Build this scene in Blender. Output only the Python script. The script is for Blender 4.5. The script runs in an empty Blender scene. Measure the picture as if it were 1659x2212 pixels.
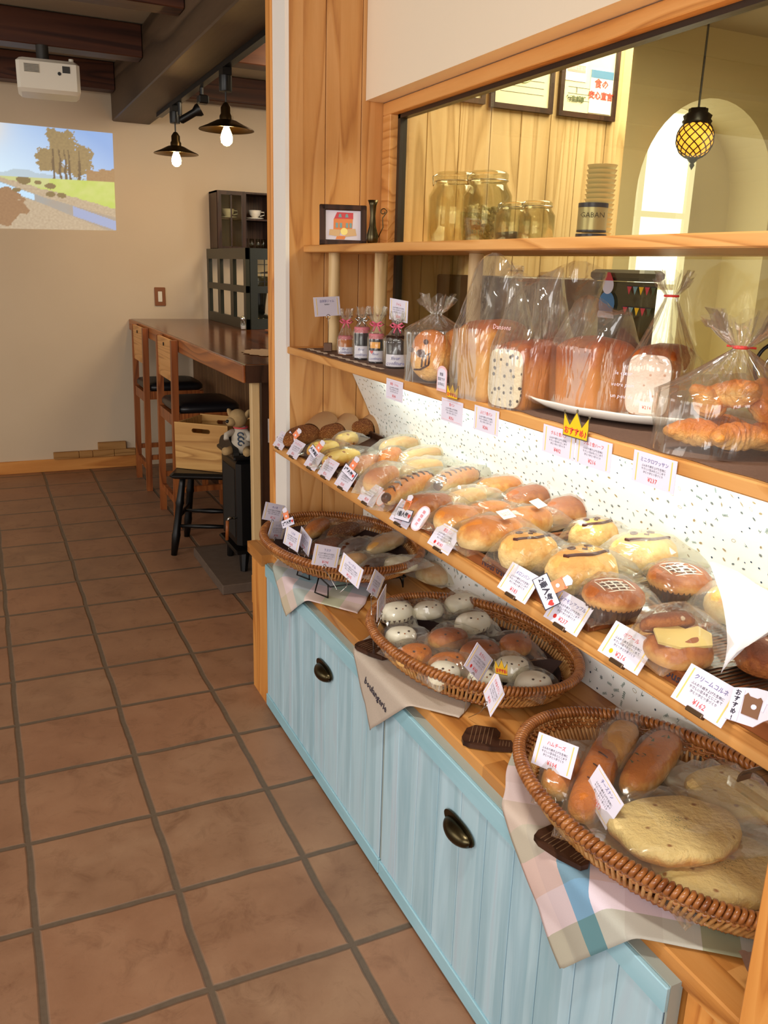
import bpy, math, random
from mathutils import Vector, Matrix, noise, Euler
# ---------------------------------------------------------------- scene, camera, light
SC = bpy.context.scene
COL = SC.collection
SC.view_settings.view_transform = 'Standard'
SC.view_settings.look = 'None'
SC.view_settings.gamma = 1.0
SC.view_settings.use_curve_mapping = False
SC.view_settings.exposure = 0.27
SC.cycles.transparent_max_bounces = 40
SC.cycles.max_bounces = 8
SC.cycles.use_denoising = True
SC.cycles.sample_clamp_indirect = 4.0
PI = math.pi
def R(a): return math.radians(a)
cam = bpy.data.objects.new('camera', bpy.data.cameras.new('camera'))
COL.objects.link(cam)
SC.camera = cam
cam.data.sensor_fit = 'HORIZONTAL'; cam.data.sensor_width = 36.0
cam.data.lens = 1830.8*36/1659
cam.data.clip_start = .02
yaw, pit, rol = .44273, .280655, .02929
_f = Vector((math.sin(yaw)*math.cos(pit), math.cos(yaw)*math.cos(pit), -math.sin(pit)))
_r = Vector((math.cos(yaw), -math.sin(yaw), 0)); _u = _r.cross(_f)
_r2 = _r*math.cos(rol) + _u*math.sin(rol); _u2 = -_r*math.sin(rol) + _u*math.cos(rol)
_m = Matrix((_r2, _u2, -_f)).transposed().to_4x4(); _m.translation = Vector((.010757, -2.31477, 1.41608))
cam.matrix_world = _m

wd = bpy.data.worlds.new('world'); SC.world = wd; wd.use_nodes = True
wd.node_tree.nodes['Background'].inputs[0].default_value = (1.0, .93, .84, 1)
wd.node_tree.nodes['Background'].inputs[1].default_value = .55

def area(name, loc, aim, sx, sy, power, col, spread=180):
    d = bpy.data.lights.new(name, 'AREA'); d.shape = 'RECTANGLE'; d.size = sx; d.size_y = sy
    d.energy = power; d.color = col; d.spread = R(spread)
    o = bpy.data.objects.new(name, d); COL.objects.link(o); o.location = loc
    o.rotation_euler = (Vector(aim)-Vector(loc)).to_track_quat('-Z', 'Y').to_euler()
    return o
def point(name, loc, power, col, r=.03):
    d = bpy.data.lights.new(name, 'POINT'); d.energy = power; d.color = col; d.shadow_soft_size = r
    o = bpy.data.objects.new(name, d); COL.objects.link(o); o.location = loc; return o
area('window_daylight_street', (-1.6, -3.6, 1.9), (.9, -.6, .8), 2.2, 1.6, 62, (1.0, .97, .95))
area('basket_fill_light', (.25, -1.5, 2.52), (.95, -1.1, .5), .5, .12, 3.4, (1.0, .95, .86), 75)  # unseen fill light, added to brighten the baskets and put glints on the bags
area('window_daylight_side', (-2.9, -.2, 1.9), (1.1, -.2, 1.3), 2.2, 1.5, 34, (1.0, .93, .84))
area('shelf_strip_light', (1.03, -1.0, 1.128), (1.10, -1.0, .8), .04, 2.1, 2.9, (.90, 1.0, .93), 130)
bpy.data.objects['shelf_strip_light'].rotation_euler = (0, R(-24), 0)
area('kitchen_ceiling_light', (2.2, -.3, 2.5), (2.2, -.3, 0), .9, 1.2, 60, (1.0, .93, .80))
area('bar_warm_fill', (1.9, 2.2, 2.5), (1.5, 3.6, 1.2), .5, .8, 16, (1.0, .80, .52))  # extra unseen fill, added to warm the back wall beyond the pendants

# ---------------------------------------------------------------- materials
def srgb(h):
    h = h.lstrip('#'); v = [int(h[i:i+2], 16)/255 for i in (0, 2, 4)]
    return tuple((c/12.92 if c <= .04045 else ((c+.055)/1.055)**2.4) for c in v)+(1.0,)
class NT:
    def __init__(s, name):
        s.m = bpy.data.materials.new(name); s.m.use_nodes = True
        s.t = s.m.node_tree; s.b = s.t.nodes['Principled BSDF']; s.out = s.t.nodes['Material Output']
    def n(s, ty, **kw):
        x = s.t.nodes.new(ty)
        for k, v in kw.items():
            if k.startswith('i_'): x.inputs[k[2:].replace('_', ' ')].default_value = v
            else: setattr(x, k, v)
        return x
    def l(s, a, b): s.t.links.new(a, b)
    def coord(s, kind='Object', scale=(1, 1, 1), rot=(0, 0, 0)):
        c = s.n('ShaderNodeTexCoord'); mp = s.n('ShaderNodeMapping')
        mp.inputs['Scale'].default_value = scale; mp.inputs['Rotation'].default_value = rot
        s.l(c.outputs[kind], mp.inputs[0]); return mp.outputs[0]
    def noise(s, vec, scale, detail=3, rough=.55, dist=0):
        x = s.n('ShaderNodeTexNoise'); x.inputs['Scale'].default_value = scale; x.inputs['Detail'].default_value = detail
        x.inputs['Roughness'].default_value = rough; x.inputs['Distortion'].default_value = dist
        if vec: s.l(vec, x.inputs['Vector'])
        return x.outputs['Fac']
    def ramp(s, fac, stops):
        x = s.n('ShaderNodeValToRGB'); e = x.color_ramp.elements
        while len(e) < len(stops): e.new(.5)
        for i, (p, c) in enumerate(stops):
            e[i].position = p; e[i].color = srgb(c) if isinstance(c, str) else (c, c, c, 1)
        s.l(fac, x.inputs[0]); return x.outputs[0]
    def mix(s, fac, a, b, mode='MIX'):
        x = s.n('ShaderNodeMix', data_type='RGBA', blend_type=mode)
        for k, v in ((0, fac), (6, a), (7, b)):
            if isinstance(v, (int, float)): x.inputs[k].default_value = v
            elif isinstance(v, str): x.inputs[k].default_value = srgb(v)
            elif isinstance(v, tuple): x.inputs[k].default_value = v
            else: s.l(v, x.inputs[k])
        return x.outputs[2]
    def math(s, op, a, b=None, c=None):
        x = s.n('ShaderNodeMath', operation=op)
        for k, v in enumerate((a, b, c)):
            if v is None: continue
            if isinstance(v, (int, float)): x.inputs[k].default_value = v
            else: s.l(v, x.inputs[k])
        return x.outputs[0]
    def bump(s, h, strength=.3, dist=.01):
        x = s.n('ShaderNodeBump'); x.inputs['Strength'].default_value = strength; x.inputs['Distance'].default_value = dist
        s.l(h, x.inputs['Height']); s.l(x.outputs[0], s.b.inputs['Normal']); return x
    def col(s, c):
        if isinstance(c, str): s.b.inputs['Base Color'].default_value = srgb(c)
        else: s.l(c, s.b.inputs['Base Color'])
        return s
    def rough(s, v, spec=None, metal=None):
        if isinstance(v, (int, float)): s.b.inputs['Roughness'].default_value = v
        else: s.l(v, s.b.inputs['Roughness'])
        if spec is not None: s.b.inputs['Specular IOR Level'].default_value = spec
        if metal is not None: s.b.inputs['Metallic'].default_value = metal
        return s
M = {}
def plain(name, c, rough=.5, metal=0., spec=.5, nz=0, nscale=30):
    t = NT(name); t.rough(rough, spec, metal)
    if nz:
        v = t.coord(); f = t.noise(v, nscale, 4)
        t.col(t.mix(t.math('MULTIPLY', f, nz), c, '#2a1a10')); t.bump(f, .15, .004)
    else: t.col(c)
    M[name] = t.m; return t
def wood(name, light, mid, dark, axis='Z', sc=1., rough=.45, planks=0, paxis='X', var=.35, rings=1., gap=0):
    """grain along axis; optional planks across paxis, each with a tint of its own"""
    t = NT(name)
    s = {'X': (.9, 11, 11), 'Y': (11, .9, 11), 'Z': (11, 11, .9)}[axis]
    c = t.n('ShaderNodeTexCoord'); vec = c.outputs['Object']
    off = None
    if planks:
        sp = t.n('ShaderNodeSeparateXYZ'); t.l(vec, sp.inputs[0])
        a = sp.outputs[paxis]
        fl = t.math('FLOOR', t.math('DIVIDE', a, planks))
        if axis == 'Y' and gap:   # staggered ends
            w0 = t.n('ShaderNodeTexWhiteNoise', noise_dimensions='1D'); t.l(fl, w0.inputs['W'])
            yy = t.math('FLOOR', t.math('ADD', t.math('DIVIDE', sp.outputs['Y'], gap), t.math('MULTIPLY', w0.outputs['Value'], 7.)))
            fl = t.math('ADD', t.math('MULTIPLY', fl, 13.7), yy)
        wn = t.n('ShaderNodeTexWhiteNoise', noise_dimensions='1D'); t.l(fl, wn.inputs['W'])
        cv = t.n('ShaderNodeCombineXYZ'); v = wn.outputs['Value']
        t.l(t.math('MULTIPLY', v, 9.), cv.inputs[0]); t.l(t.math('MULTIPLY', v, 5.), cv.inputs[1]); t.l(t.math('MULTIPLY', v, 7.), cv.inputs[2])
        ad = t.n('ShaderNodeVectorMath', operation='ADD'); t.l(vec, ad.inputs[0]); t.l(cv.outputs[0], ad.inputs[1]); vec = ad.outputs[0]
        off = v
    mp = t.n('ShaderNodeMapping'); mp.inputs['Scale'].default_value = tuple(k*sc for k in s); t.l(vec, mp.inputs[0]); vec = mp.outputs[0]
    big = t.noise(vec, .45, 2, .5, .6)
    rg = t.math('FRACT', t.math('MULTIPLY', big, 13.*rings))
    line = t.ramp(rg, [(0, 1.), (.55, .55), (.85, 0.), (1., .8)])
    fine = t.noise(vec, 9, 3, .7)
    g = t.math('ADD', t.math('MULTIPLY', line, .6), t.math('MULTIPLY', fine, .4))
    base = t.ramp(g, [(.12, dark), (.42, mid), (.8, light)])
    if off is not None:
        base = t.mix(t.math('MULTIPLY', off, var), base, dark)
    t.col(base); t.rough(rough, .4); t.bump(g, .12, .002)
    M[name] = t.m; return t
wood('kitchen_panel', '#cfb58c', '#c2a478', '#9c8055', 'Z', 1., .5, .118, 'X', .3, .8)
wood('pine_panel', '#dba86c', '#cf9858', '#ad733e', 'Z', 1., .5, .118, 'X', .38, .8)
wood('pine_y', '#dba362', '#cf9350', '#b0733a', 'Y', 1., .4, rings=1.3)
wood('pine_z', '#dd9a50', '#d08a42', '#b36d30', 'Z', 1., .45)
wood('pine_x', '#dd9a50', '#d08a42', '#b36d30', 'X', 1., .45)
wood('worktop', '#dda460', '#cb8b46', '#8c5222', 'Y', 1., .3, .052, 'X', .62, .9, .42)
wood('pale_post', '#d9bb8a', '#ccaa75', '#b48f5c', 'Z', 1.2, .5, rings=.5)
wood('dark_beam', '#57301c', '#452213', '#2b130a', 'X', .8, .5)
wood('beam_y', '#5f4a36', '#4e3c29', '#35271a', 'Y', .8, .55, rings=.35)
wood('counter_top', '#7e4622', '#6a3618', '#4c240f', 'Y', .8, .16, .12, 'X', .3)
wood('counter_edge', '#b06a34', '#96552a', '#7a4120', 'Y', .9, .35)
wood('stool_wood', '#a5602f', '#8e4d24', '#6e3819', 'Z', 1., .4)
wood('crate_wood', '#d5a663', '#c29150', '#9c6c36', 'X', 1., .5, .057, 'Z', .35)
wood('tray_wood', '#8e5129', '#7a421f', '#5d2f15', 'Y', 1., .45)
wood('dark_frame', '#43291c', '#341d13', '#22120b', 'Z', 1., .4)
wood('counter_board', '#8f6a45', '#7d5a39', '#5f4128', 'Z', 1., .6, .1, 'Y', .5)
wood('brick_wood', '#b98a52', '#a5773f', '#86592b', 'X', 1., .7)
# blue washed boards
t = NT('blue_wash'); v0 = t.n('ShaderNodeTexCoord').outputs['Object']
sp = t.n('ShaderNodeSeparateXYZ'); t.l(v0, sp.inputs[0])
fl = t.math('FLOOR', t.math('DIVIDE', sp.outputs['Y'], .0905))
wn = t.n('ShaderNodeTexWhiteNoise', noise_dimensions='1D'); t.l(fl, wn.inputs['W'])
cv = t.n('ShaderNodeCombineXYZ'); t.l(t.math('MULTIPLY', wn.outputs['Value'], 8.), cv.inputs[1]); t.l(t.math('MULTIPLY', wn.outputs['Value'], 3.), cv.inputs[2])
ad = t.n('ShaderNodeVectorMath', operation='ADD'); t.l(v0, ad.inputs[0]); t.l(cv.outputs[0], ad.inputs[1])
mp = t.n('ShaderNodeMapping'); mp.inputs['Scale'].default_value = (6, 10, .9); t.l(ad.outputs[0], mp.inputs[0])
a = t.noise(mp.outputs[0], 1.1, 4, .55, .9); b = t.noise(mp.outputs[0], 6, 3, .6)
c1 = t.ramp(a, [(.22, '#72a0ae'), (.42, '#8db2c2'), (.55, '#a8c9d8'), (.7, '#aab6c6'), (.85, '#98bcc0')])
c2 = t.mix(t.math('MULTIPLY', wn.outputs['Value'], .3), c1, '#86a8b0')
t.col(t.mix(t.math('MULTIPLY', b, .3), c2, '#d0dde4')); t.rough(.55, .4); t.bump(b, .1, .002); M['blue_wash'] = t.m
t = NT('blue_rail'); v0 = t.coord('Object', (8, 1.2, 8)); a = t.noise(v0, 1.6, 4)
t.col(t.ramp(a, [(.3, '#84b2c0'), (.7, '#a0c8d6')])); t.rough(.5); M['blue_rail'] = t.m
# terracotta floor, .31 m pitch
t = NT('terracotta'); c = t.n('ShaderNodeTexCoord').outputs['Object']
wob = t.noise(c, 3.5, 3); sp = t.n('ShaderNodeSeparateXYZ'); t.l(c, sp.inputs[0])
w1 = t.math('MULTIPLY', t.math('SUBTRACT', wob, .5), .018)
w2 = t.math('MULTIPLY', t.math('SUBTRACT', t.noise(c, 4.1, 3, .5, .4), .5), .018)
gx = t.math('DIVIDE', t.math('ADD', sp.outputs[0], w1), .31); gy = t.math('DIVIDE', t.math('ADD', sp.outputs[1], w2), .31)
def edge(g):
    f = t.math('FRACT', t.math('ADD', g, 100.)); return t.math('MINIMUM', f, t.math('SUBTRACT', 1., f))
ed = t.math('MINIMUM', edge(gx), edge(gy))
mask = t.n('ShaderNodeMapRange'); mask.inputs[1].default_value = .018; mask.inputs[2].default_value = .034; t.l(ed, mask.inputs[0])
ids = t.n('ShaderNodeCombineXYZ'); t.l(t.math('FLOOR', gx), ids.inputs[0]); t.l(t.math('FLOOR', gy), ids.inputs[1])
wn = t.n('ShaderNodeTexWhiteNoise', noise_dimensions='2D'); t.l(ids.outputs[0], wn.inputs['Vector'])
bl = t.noise(c, 6., 5, .6, .3); sm = t.noise(c, 55, 4, .7)
tc = t.ramp(bl, [(.25, '#7d5c45'), (.5, '#937056'), (.78, '#a58366')])
tc = t.mix(t.math('MULTIPLY', wn.outputs['Value'], .42), tc, '#a36e50')
tc = t.mix(t.math('MULTIPLY', sm, .25), tc, '#6a4d38')
st_ = t.noise(c, 11., 5, .72, .8); tc = t.mix(t.ramp(st_, [(.52, 0.), (.74, .55)]), tc, '#5c3a26')
st2 = t.noise(c, 2.1, 3, .5, .3); tc = t.mix(t.ramp(st2, [(.45, 0.), (.7, .28)]), tc, '#ad8263')
gc = t.mix(sm, '#57493c', '#726252')
t.col(t.mix(mask.outputs[0], gc, tc))
t.rough(t.ramp(bl, [(.2, .42), (.8, .62)]), .4)
hh = t.math('ADD', mask.outputs[0], t.math('MULTIPLY', sm, .12)); t.bump(hh, .5, .006); M['terracotta'] = t.m

def plaster(name, c, c2):
    t = NT(name); v = t.coord(); a = t.noise(v, 1.3, 4); b = t.noise(v, 60, 3)
    t.col(t.mix(a, c, c2)); t.rough(.85, .2); t.bump(b, .12, .003); M[name] = t.m
plaster('plaster', '#dccab0', '#d0bda2'); plaster('plaster_white', '#f4e6d0', '#efe0c8')
plaster('kitchen_wall', '#d9cba6', '#cfc198'); plaster('ceiling_board', '#b3a58c', '#a89a82')
plain('white_paint', '#f2eee8', .5); plain('black_iron', '#0d0c0c', .38, .2, .5)
plain('black_rubber', '#141312', .5); plain('black_frame', '#2a2018', .4); plain('bronze', '#4a3a22', .3, .9)
plain('antique_brass', '#4a422f', .3, 1.); plain('steel', '#c9c9c8', .22, 1.); plain('wire', '#6f675c', .3, .9)
plain('dark_green_paint', '#23251a', .4); plain('cushion', '#16161a', .38); plain('white_plastic', '#e8e2d2', .4)
plain('dark_plastic', '#33302b', .5); plain('switch_brown', '#8a5330', .45); plain('grey_edge', '#9aa39c', .5)
plain('dark_gap', '#1b1713', .8); plain('cocoa_cloth', '#3b2522', .85, nz=.3); plain('mat_brown', '#7b5c4a', .85, nz=.4, nscale=200)
plain('tin_silver', '#c2c0b8', .3, .35); plain('stripe_tan', '#6e5238', .6); plain('lace', '#b7a08a', .9); plain('porcelain', '#eeeae0', .18); plain('chocolate', '#4a1d12', .35); plain('eye_dark', '#3a241a', .5)
plain('card_paper', '#e4e0f2', .5, spec=.3); plain('card_cream', '#efe9dc', .5); plain('ink_violet', '#6a66a0', .6); plain('ink_red', '#e0463c', .6)
plain('ink_dark', '#2c2a3c', .6); plain('ink_pink', '#e58a9a', .6); plain('border_yellow', '#efd079', .5); plain('border_pink', '#eec3c8', .5)
plain('crown_yellow', '#f6c51c', .4); plain('crown_ink', '#5b5444', .4); plain('bear_orange', '#ee8a5e', .5); plain('bear_brown', '#7c5439', .5)
plain('clip_brown', '#5f4a36', .3, .6); plain('white_paper', '#e6e2e6', .7); plain('kraft', '#a9825a', .8); plain('heart_red', '#d93a33', .4)
plain('pink_ribbon', '#d8607a', .35); plain('jam_dark', '#1d0f16', .12); plain('jam_brown', '#2a1812', .12); plain('honey', '#b4661a', .12)
plain('gingham_lid', '#c9717c', .45); plain('label_white', '#ddd8e6', .5); plain('label_orange', '#f0a83c', .5)
plain('pleat_cup', '#4a2a1a', .7); plain('egg_yellow', '#e2c77a', .5); plain('plush', '#b99a6a', .95, nz=.3, nscale=90); plain('plush_white', '#c9bfae', .95, nz=.2)
plain('plush_blue', '#38485e', .9); plain('art_red', '#cf4a50', .6); plain('art_orange', '#e0884e', .6); plain('art_teal', '#7da3a6', .6); plain('art_tan', '#d3b184', .6); plain('art_yellow', '#f4e58c', .6)
plain('navy', '#23306e', .3, .3); plain('nuts', '#e0cba0', .6, nz=.5, nscale=60); plain('paper_cups', '#e6dec6', .5); plain('slab', '#6a584a', .8, nz=.5)
plain('mill_dark', '#1e211a', .25); plain('terracotta_plate', '#8c5232', .5); plain('cord', '#c9c0ae', .7); plain('sepia', '#c9b89a', .8)
plain('stained_green', '#4d5a3a', .5); plain('cert_paper', '#e6e0c4', .6); plain('cert_green', '#b4c49a', .6); plain('cert_pink', '#e89a9a', .6); plain('cert_blue', '#4f7fae', .6)
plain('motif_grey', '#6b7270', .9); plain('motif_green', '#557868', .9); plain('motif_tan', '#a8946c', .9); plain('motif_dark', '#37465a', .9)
plain('patterned_paper', '#f3f6f2', .6, spec=.3)
plain('linen', '#bdae9f', .9, nz=.2, nscale=300)
def emis(name, c, s):
    t = NT(name); t.col('#000000'); t.b.inputs['Emission Color'].default_value = srgb(c); t.b.inputs['Emission Strength'].default_value = s; M[name] = t.m
emis('bulb_glow', '#ffc878', 110); emis('led_glow', '#eafff2', 3.5); emis('sky_white', '#ffffff', 2.6); emis('warm_glow', '#fff3cc', 1.15)
def glassy(name, tint, base_fac, rough, bumpy=0, bs=60, diff=0., bstr=.5, aniso=None, spec='#ffffff', fk=.38):
    t = NT(name); t.t.nodes.remove(t.b)
    tr = t.n('ShaderNodeBsdfTransparent'); tr.inputs[0].default_value = srgb(tint)
    gl = t.n('ShaderNodeBsdfGlossy'); gl.inputs['Roughness'].default_value = rough; gl.inputs['Color'].default_value = srgb(spec)
    lw = t.n('ShaderNodeLayerWeight'); lw.inputs[0].default_value = .35
    fac = t.math('MINIMUM', t.math('ADD', t.math('MULTIPLY', lw.outputs['Fresnel'], fk), base_fac), .9)
    if bumpy:
        v = t.coord('Object', aniso or (1, 1, 1)); h = t.noise(v, bs, 3, .5, 1.2)
        h = t.math('ABSOLUTE', t.math('SUBTRACT', h, .5))
        bp = t.n('ShaderNodeBump'); bp.inputs['Strength'].default_value = bstr; bp.inputs['Distance'].default_value = .02
        t.l(h, bp.inputs['Height']); t.l(bp.outputs[0], gl.inputs['Normal']); t.l(bp.outputs[0], lw.inputs['Normal'])
    mx = t.n('ShaderNodeMixShader'); t.l(fac, mx.inputs[0]); t.l(tr.outputs[0], mx.inputs[1]); t.l(gl.outputs[0], mx.inputs[2])
    last = mx
    if diff:
        df = t.n('ShaderNodeBsdfTranslucent'); df.inputs[0].default_value = srgb('#f4f6ea')
        d2 = t.n('ShaderNodeBsdfDiffuse'); d2.inputs[0].default_value = srgb('#ffffff')
        m0 = t.n('ShaderNodeMixShader'); m0.inputs[0].default_value = .5; t.l(df.outputs[0], m0.inputs[1]); t.l(d2.outputs[0], m0.inputs[2])
        m2 = t.n('ShaderNodeMixShader'); m2.inputs[0].default_value = diff; t.l(mx.outputs[0], m2.inputs[1]); t.l(m0.outputs[0], m2.inputs[2]); last = m2
    t.l(last.outputs[0], t.out.inputs[0]); M[name] = t.m
t = NT('amber'); t.col('#e08a2a'); t.b.inputs['Emission Color'].default_value = srgb('#f0a03a'); t.b.inputs['Emission Strength'].default_value = 2.2; v = t.coord(); M['amber'] = t.m
glassy('pane', '#f1efdc', .015, .01, fk=.16)
glassy('jar_glass', '#f4f4ea', .05, .03, fk=.42)
glassy('film', '#fbfbf7', .028, .13, 1, 12, .055, .22, fk=.36)
glassy('film_tall', '#fbfaf6', .05, .11, 1, 5, .05, .5, (3, 3, .8), fk=.36)
glassy('film_milky', '#fbfbf0', .05, .13, 1, 12, .2, .3, fk=.36)
def crust(name, side, mid, top, rough=.42, speck=None, bumps=.25, bs=70, lo=.25, hi=.75):
    t = NT(name); c = t.n('ShaderNodeTexCoord'); sp = t.n('ShaderNodeSeparateXYZ'); t.l(c.outputs['Generated'], sp.inputs[0])
    n1 = t.noise(c.outputs['Object'], 22, 4, .6); n2 = t.noise(c.outputs['Object'], bs, 4, .6)
    z = t.math('ADD', t.math('ADD', sp.outputs[2], t.math('MULTIPLY', t.math('SUBTRACT', n1, .5), .9)), t.math('MULTIPLY', t.math('SUBTRACT', n2, .5), .5))
    k = t.ramp(z, [(lo, side), ((lo+hi)/2, mid), (hi, top)])
    if speck:
        vo = t.n('ShaderNodeTexVoronoi'); vo.inputs['Scale'].default_value = speck[1]; t.l(c.outputs['Object'], vo.inputs['Vector'])
        k = t.mix(t.ramp(vo.outputs['Distance'], [(speck[2], 1.), (speck[2]+.08, 0.)]), k, speck[0])
    t.col(k); t.rough(rough, .4); t.bump(t.math('ADD', n2, t.math('MULTIPLY', n1, .8)), bumps*1.6, .006); M[name] = t.m
crust('crust_golden', '#efcf92', '#e3a552', '#c97a30')
crust('crust_brown', '#e0a862', '#c47a3a', '#9c5424')
crust('crust_orange', '#efbe74', '#e29844', '#c97428', bumps=.5)
crust('crust_pale', '#f0dcae', '#e6c588', '#d59f55')
crust('crust_cheese', '#d98c34', '#e8bb55', '#eecf74', speck=('#9a5418', 38, .16))
crust('crust_fried', '#a8662e', '#96551f', '#85481c', .8, ('#c98a4a', 240, .3), .9, 260)
crust('crust_dark', '#7a4424', '#5e3018', '#46220f', .3)
crust('crust_white', '#efe4c8', '#f1ead6', '#efe9da', .35, None, .08)
crust('crust_melon', '#f3d698', '#f2c983', '#e2a95c', .75, None, .55, 45)
crust('crust_focaccia', '#dd9c4e', '#ebcd86', '#ead090', .5, ('#a06a34', 30, .09), .6, 60, .25, .95)
crust('crust_loaf', '#c8803a', '#b4642a', '#8b3f18', .35, None, .2, 40, .45, .95)
crust('crust_loaf_pale', '#dca55a', '#cf8d40', '#9a4d1e', .4, None, .2, 40, .5, .95)
crust('crumb_raisin', '#eadcc0', '#e6d6b8', '#e3d0b0', .9, ('#3f2a22', 75, .22), .3, 150)
crust('crumb_white', '#ead9cf', '#eadbd2', '#e4cdbf', .9, ('#c99a80', 60, .1), .3, 150)
crust('crust_rustic', '#b06a35', '#8a4a2a', '#7a4730', .7, ('#d9c2a8', 50, .14), .6, 90)
crust('wicker_body', '#8a5528', '#8a5528', '#8a5528')
t = NT('wicker'); c = t.coord('Object'); a = t.noise(c, 40, 3)
t.col(t.ramp(a, [(.3, '#75401e'), (.55, '#9c602f'), (.8, '#bb7f48')])); t.rough(.38, .5); t.rough(.28, .6); M['wicker'] = t.m
t = NT('wicker_light'); c = t.coord('Object'); a = t.noise(c, 40, 3)
t.col(t.ramp(a, [(.3, '#a06a34'), (.55, '#c08c50'), (.8, '#d9b078')])); t.rough(.45, .5); M['wicker_light'] = t.m
def plaid(name, cols, pitch, cols2=None):
    t = NT(name); c = t.n('ShaderNodeUVMap'); sp = t.n('ShaderNodeSeparateXYZ'); t.l(c.outputs[0], sp.inputs[0])
    def stripe(ax, cl):
        f = t.math('FRACT', t.math('ADD', t.math('DIVIDE', sp.outputs[ax], pitch), 20.))
        x = t.n('ShaderNodeValToRGB'); x.color_ramp.interpolation = 'CONSTANT'; e = x.color_ramp.elements
        while len(e) < len(cl): e.new(.5)
        for i, k in enumerate(cl): e[i].position = i/len(cl); e[i].color = srgb(k)
        t.l(f, x.inputs[0]); return x.outputs[0]
    nz = t.noise(c.outputs[0], 500, 2)
    k = t.mix(.85, stripe(0, cols), stripe(1, cols2 or cols), 'MULTIPLY'); t.col(t.mix(t.math('MULTIPLY', nz, .15), k, '#777064')); t.rough(.95, .15); M[name] = t.m
plaid('plaid', ['#e6dade', '#c3bda8', '#eee4ea', '#e6dae0', '#efe6ec', '#7fb0cc', '#dccfce', '#e4d6d2'], .4245, ['#b8c4b4', '#e8dcde', '#efe6ea', '#d9cfc0', '#c9ccb6', '#e9d4cc', '#f0e8f0', '#bcc4ae'])
plaid('plaid_soft', ['#f0e0e2', '#d3dcc8', '#f0e2e6', '#c4d8e0', '#f2e6e8', '#e4dccc'], .36)
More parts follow.
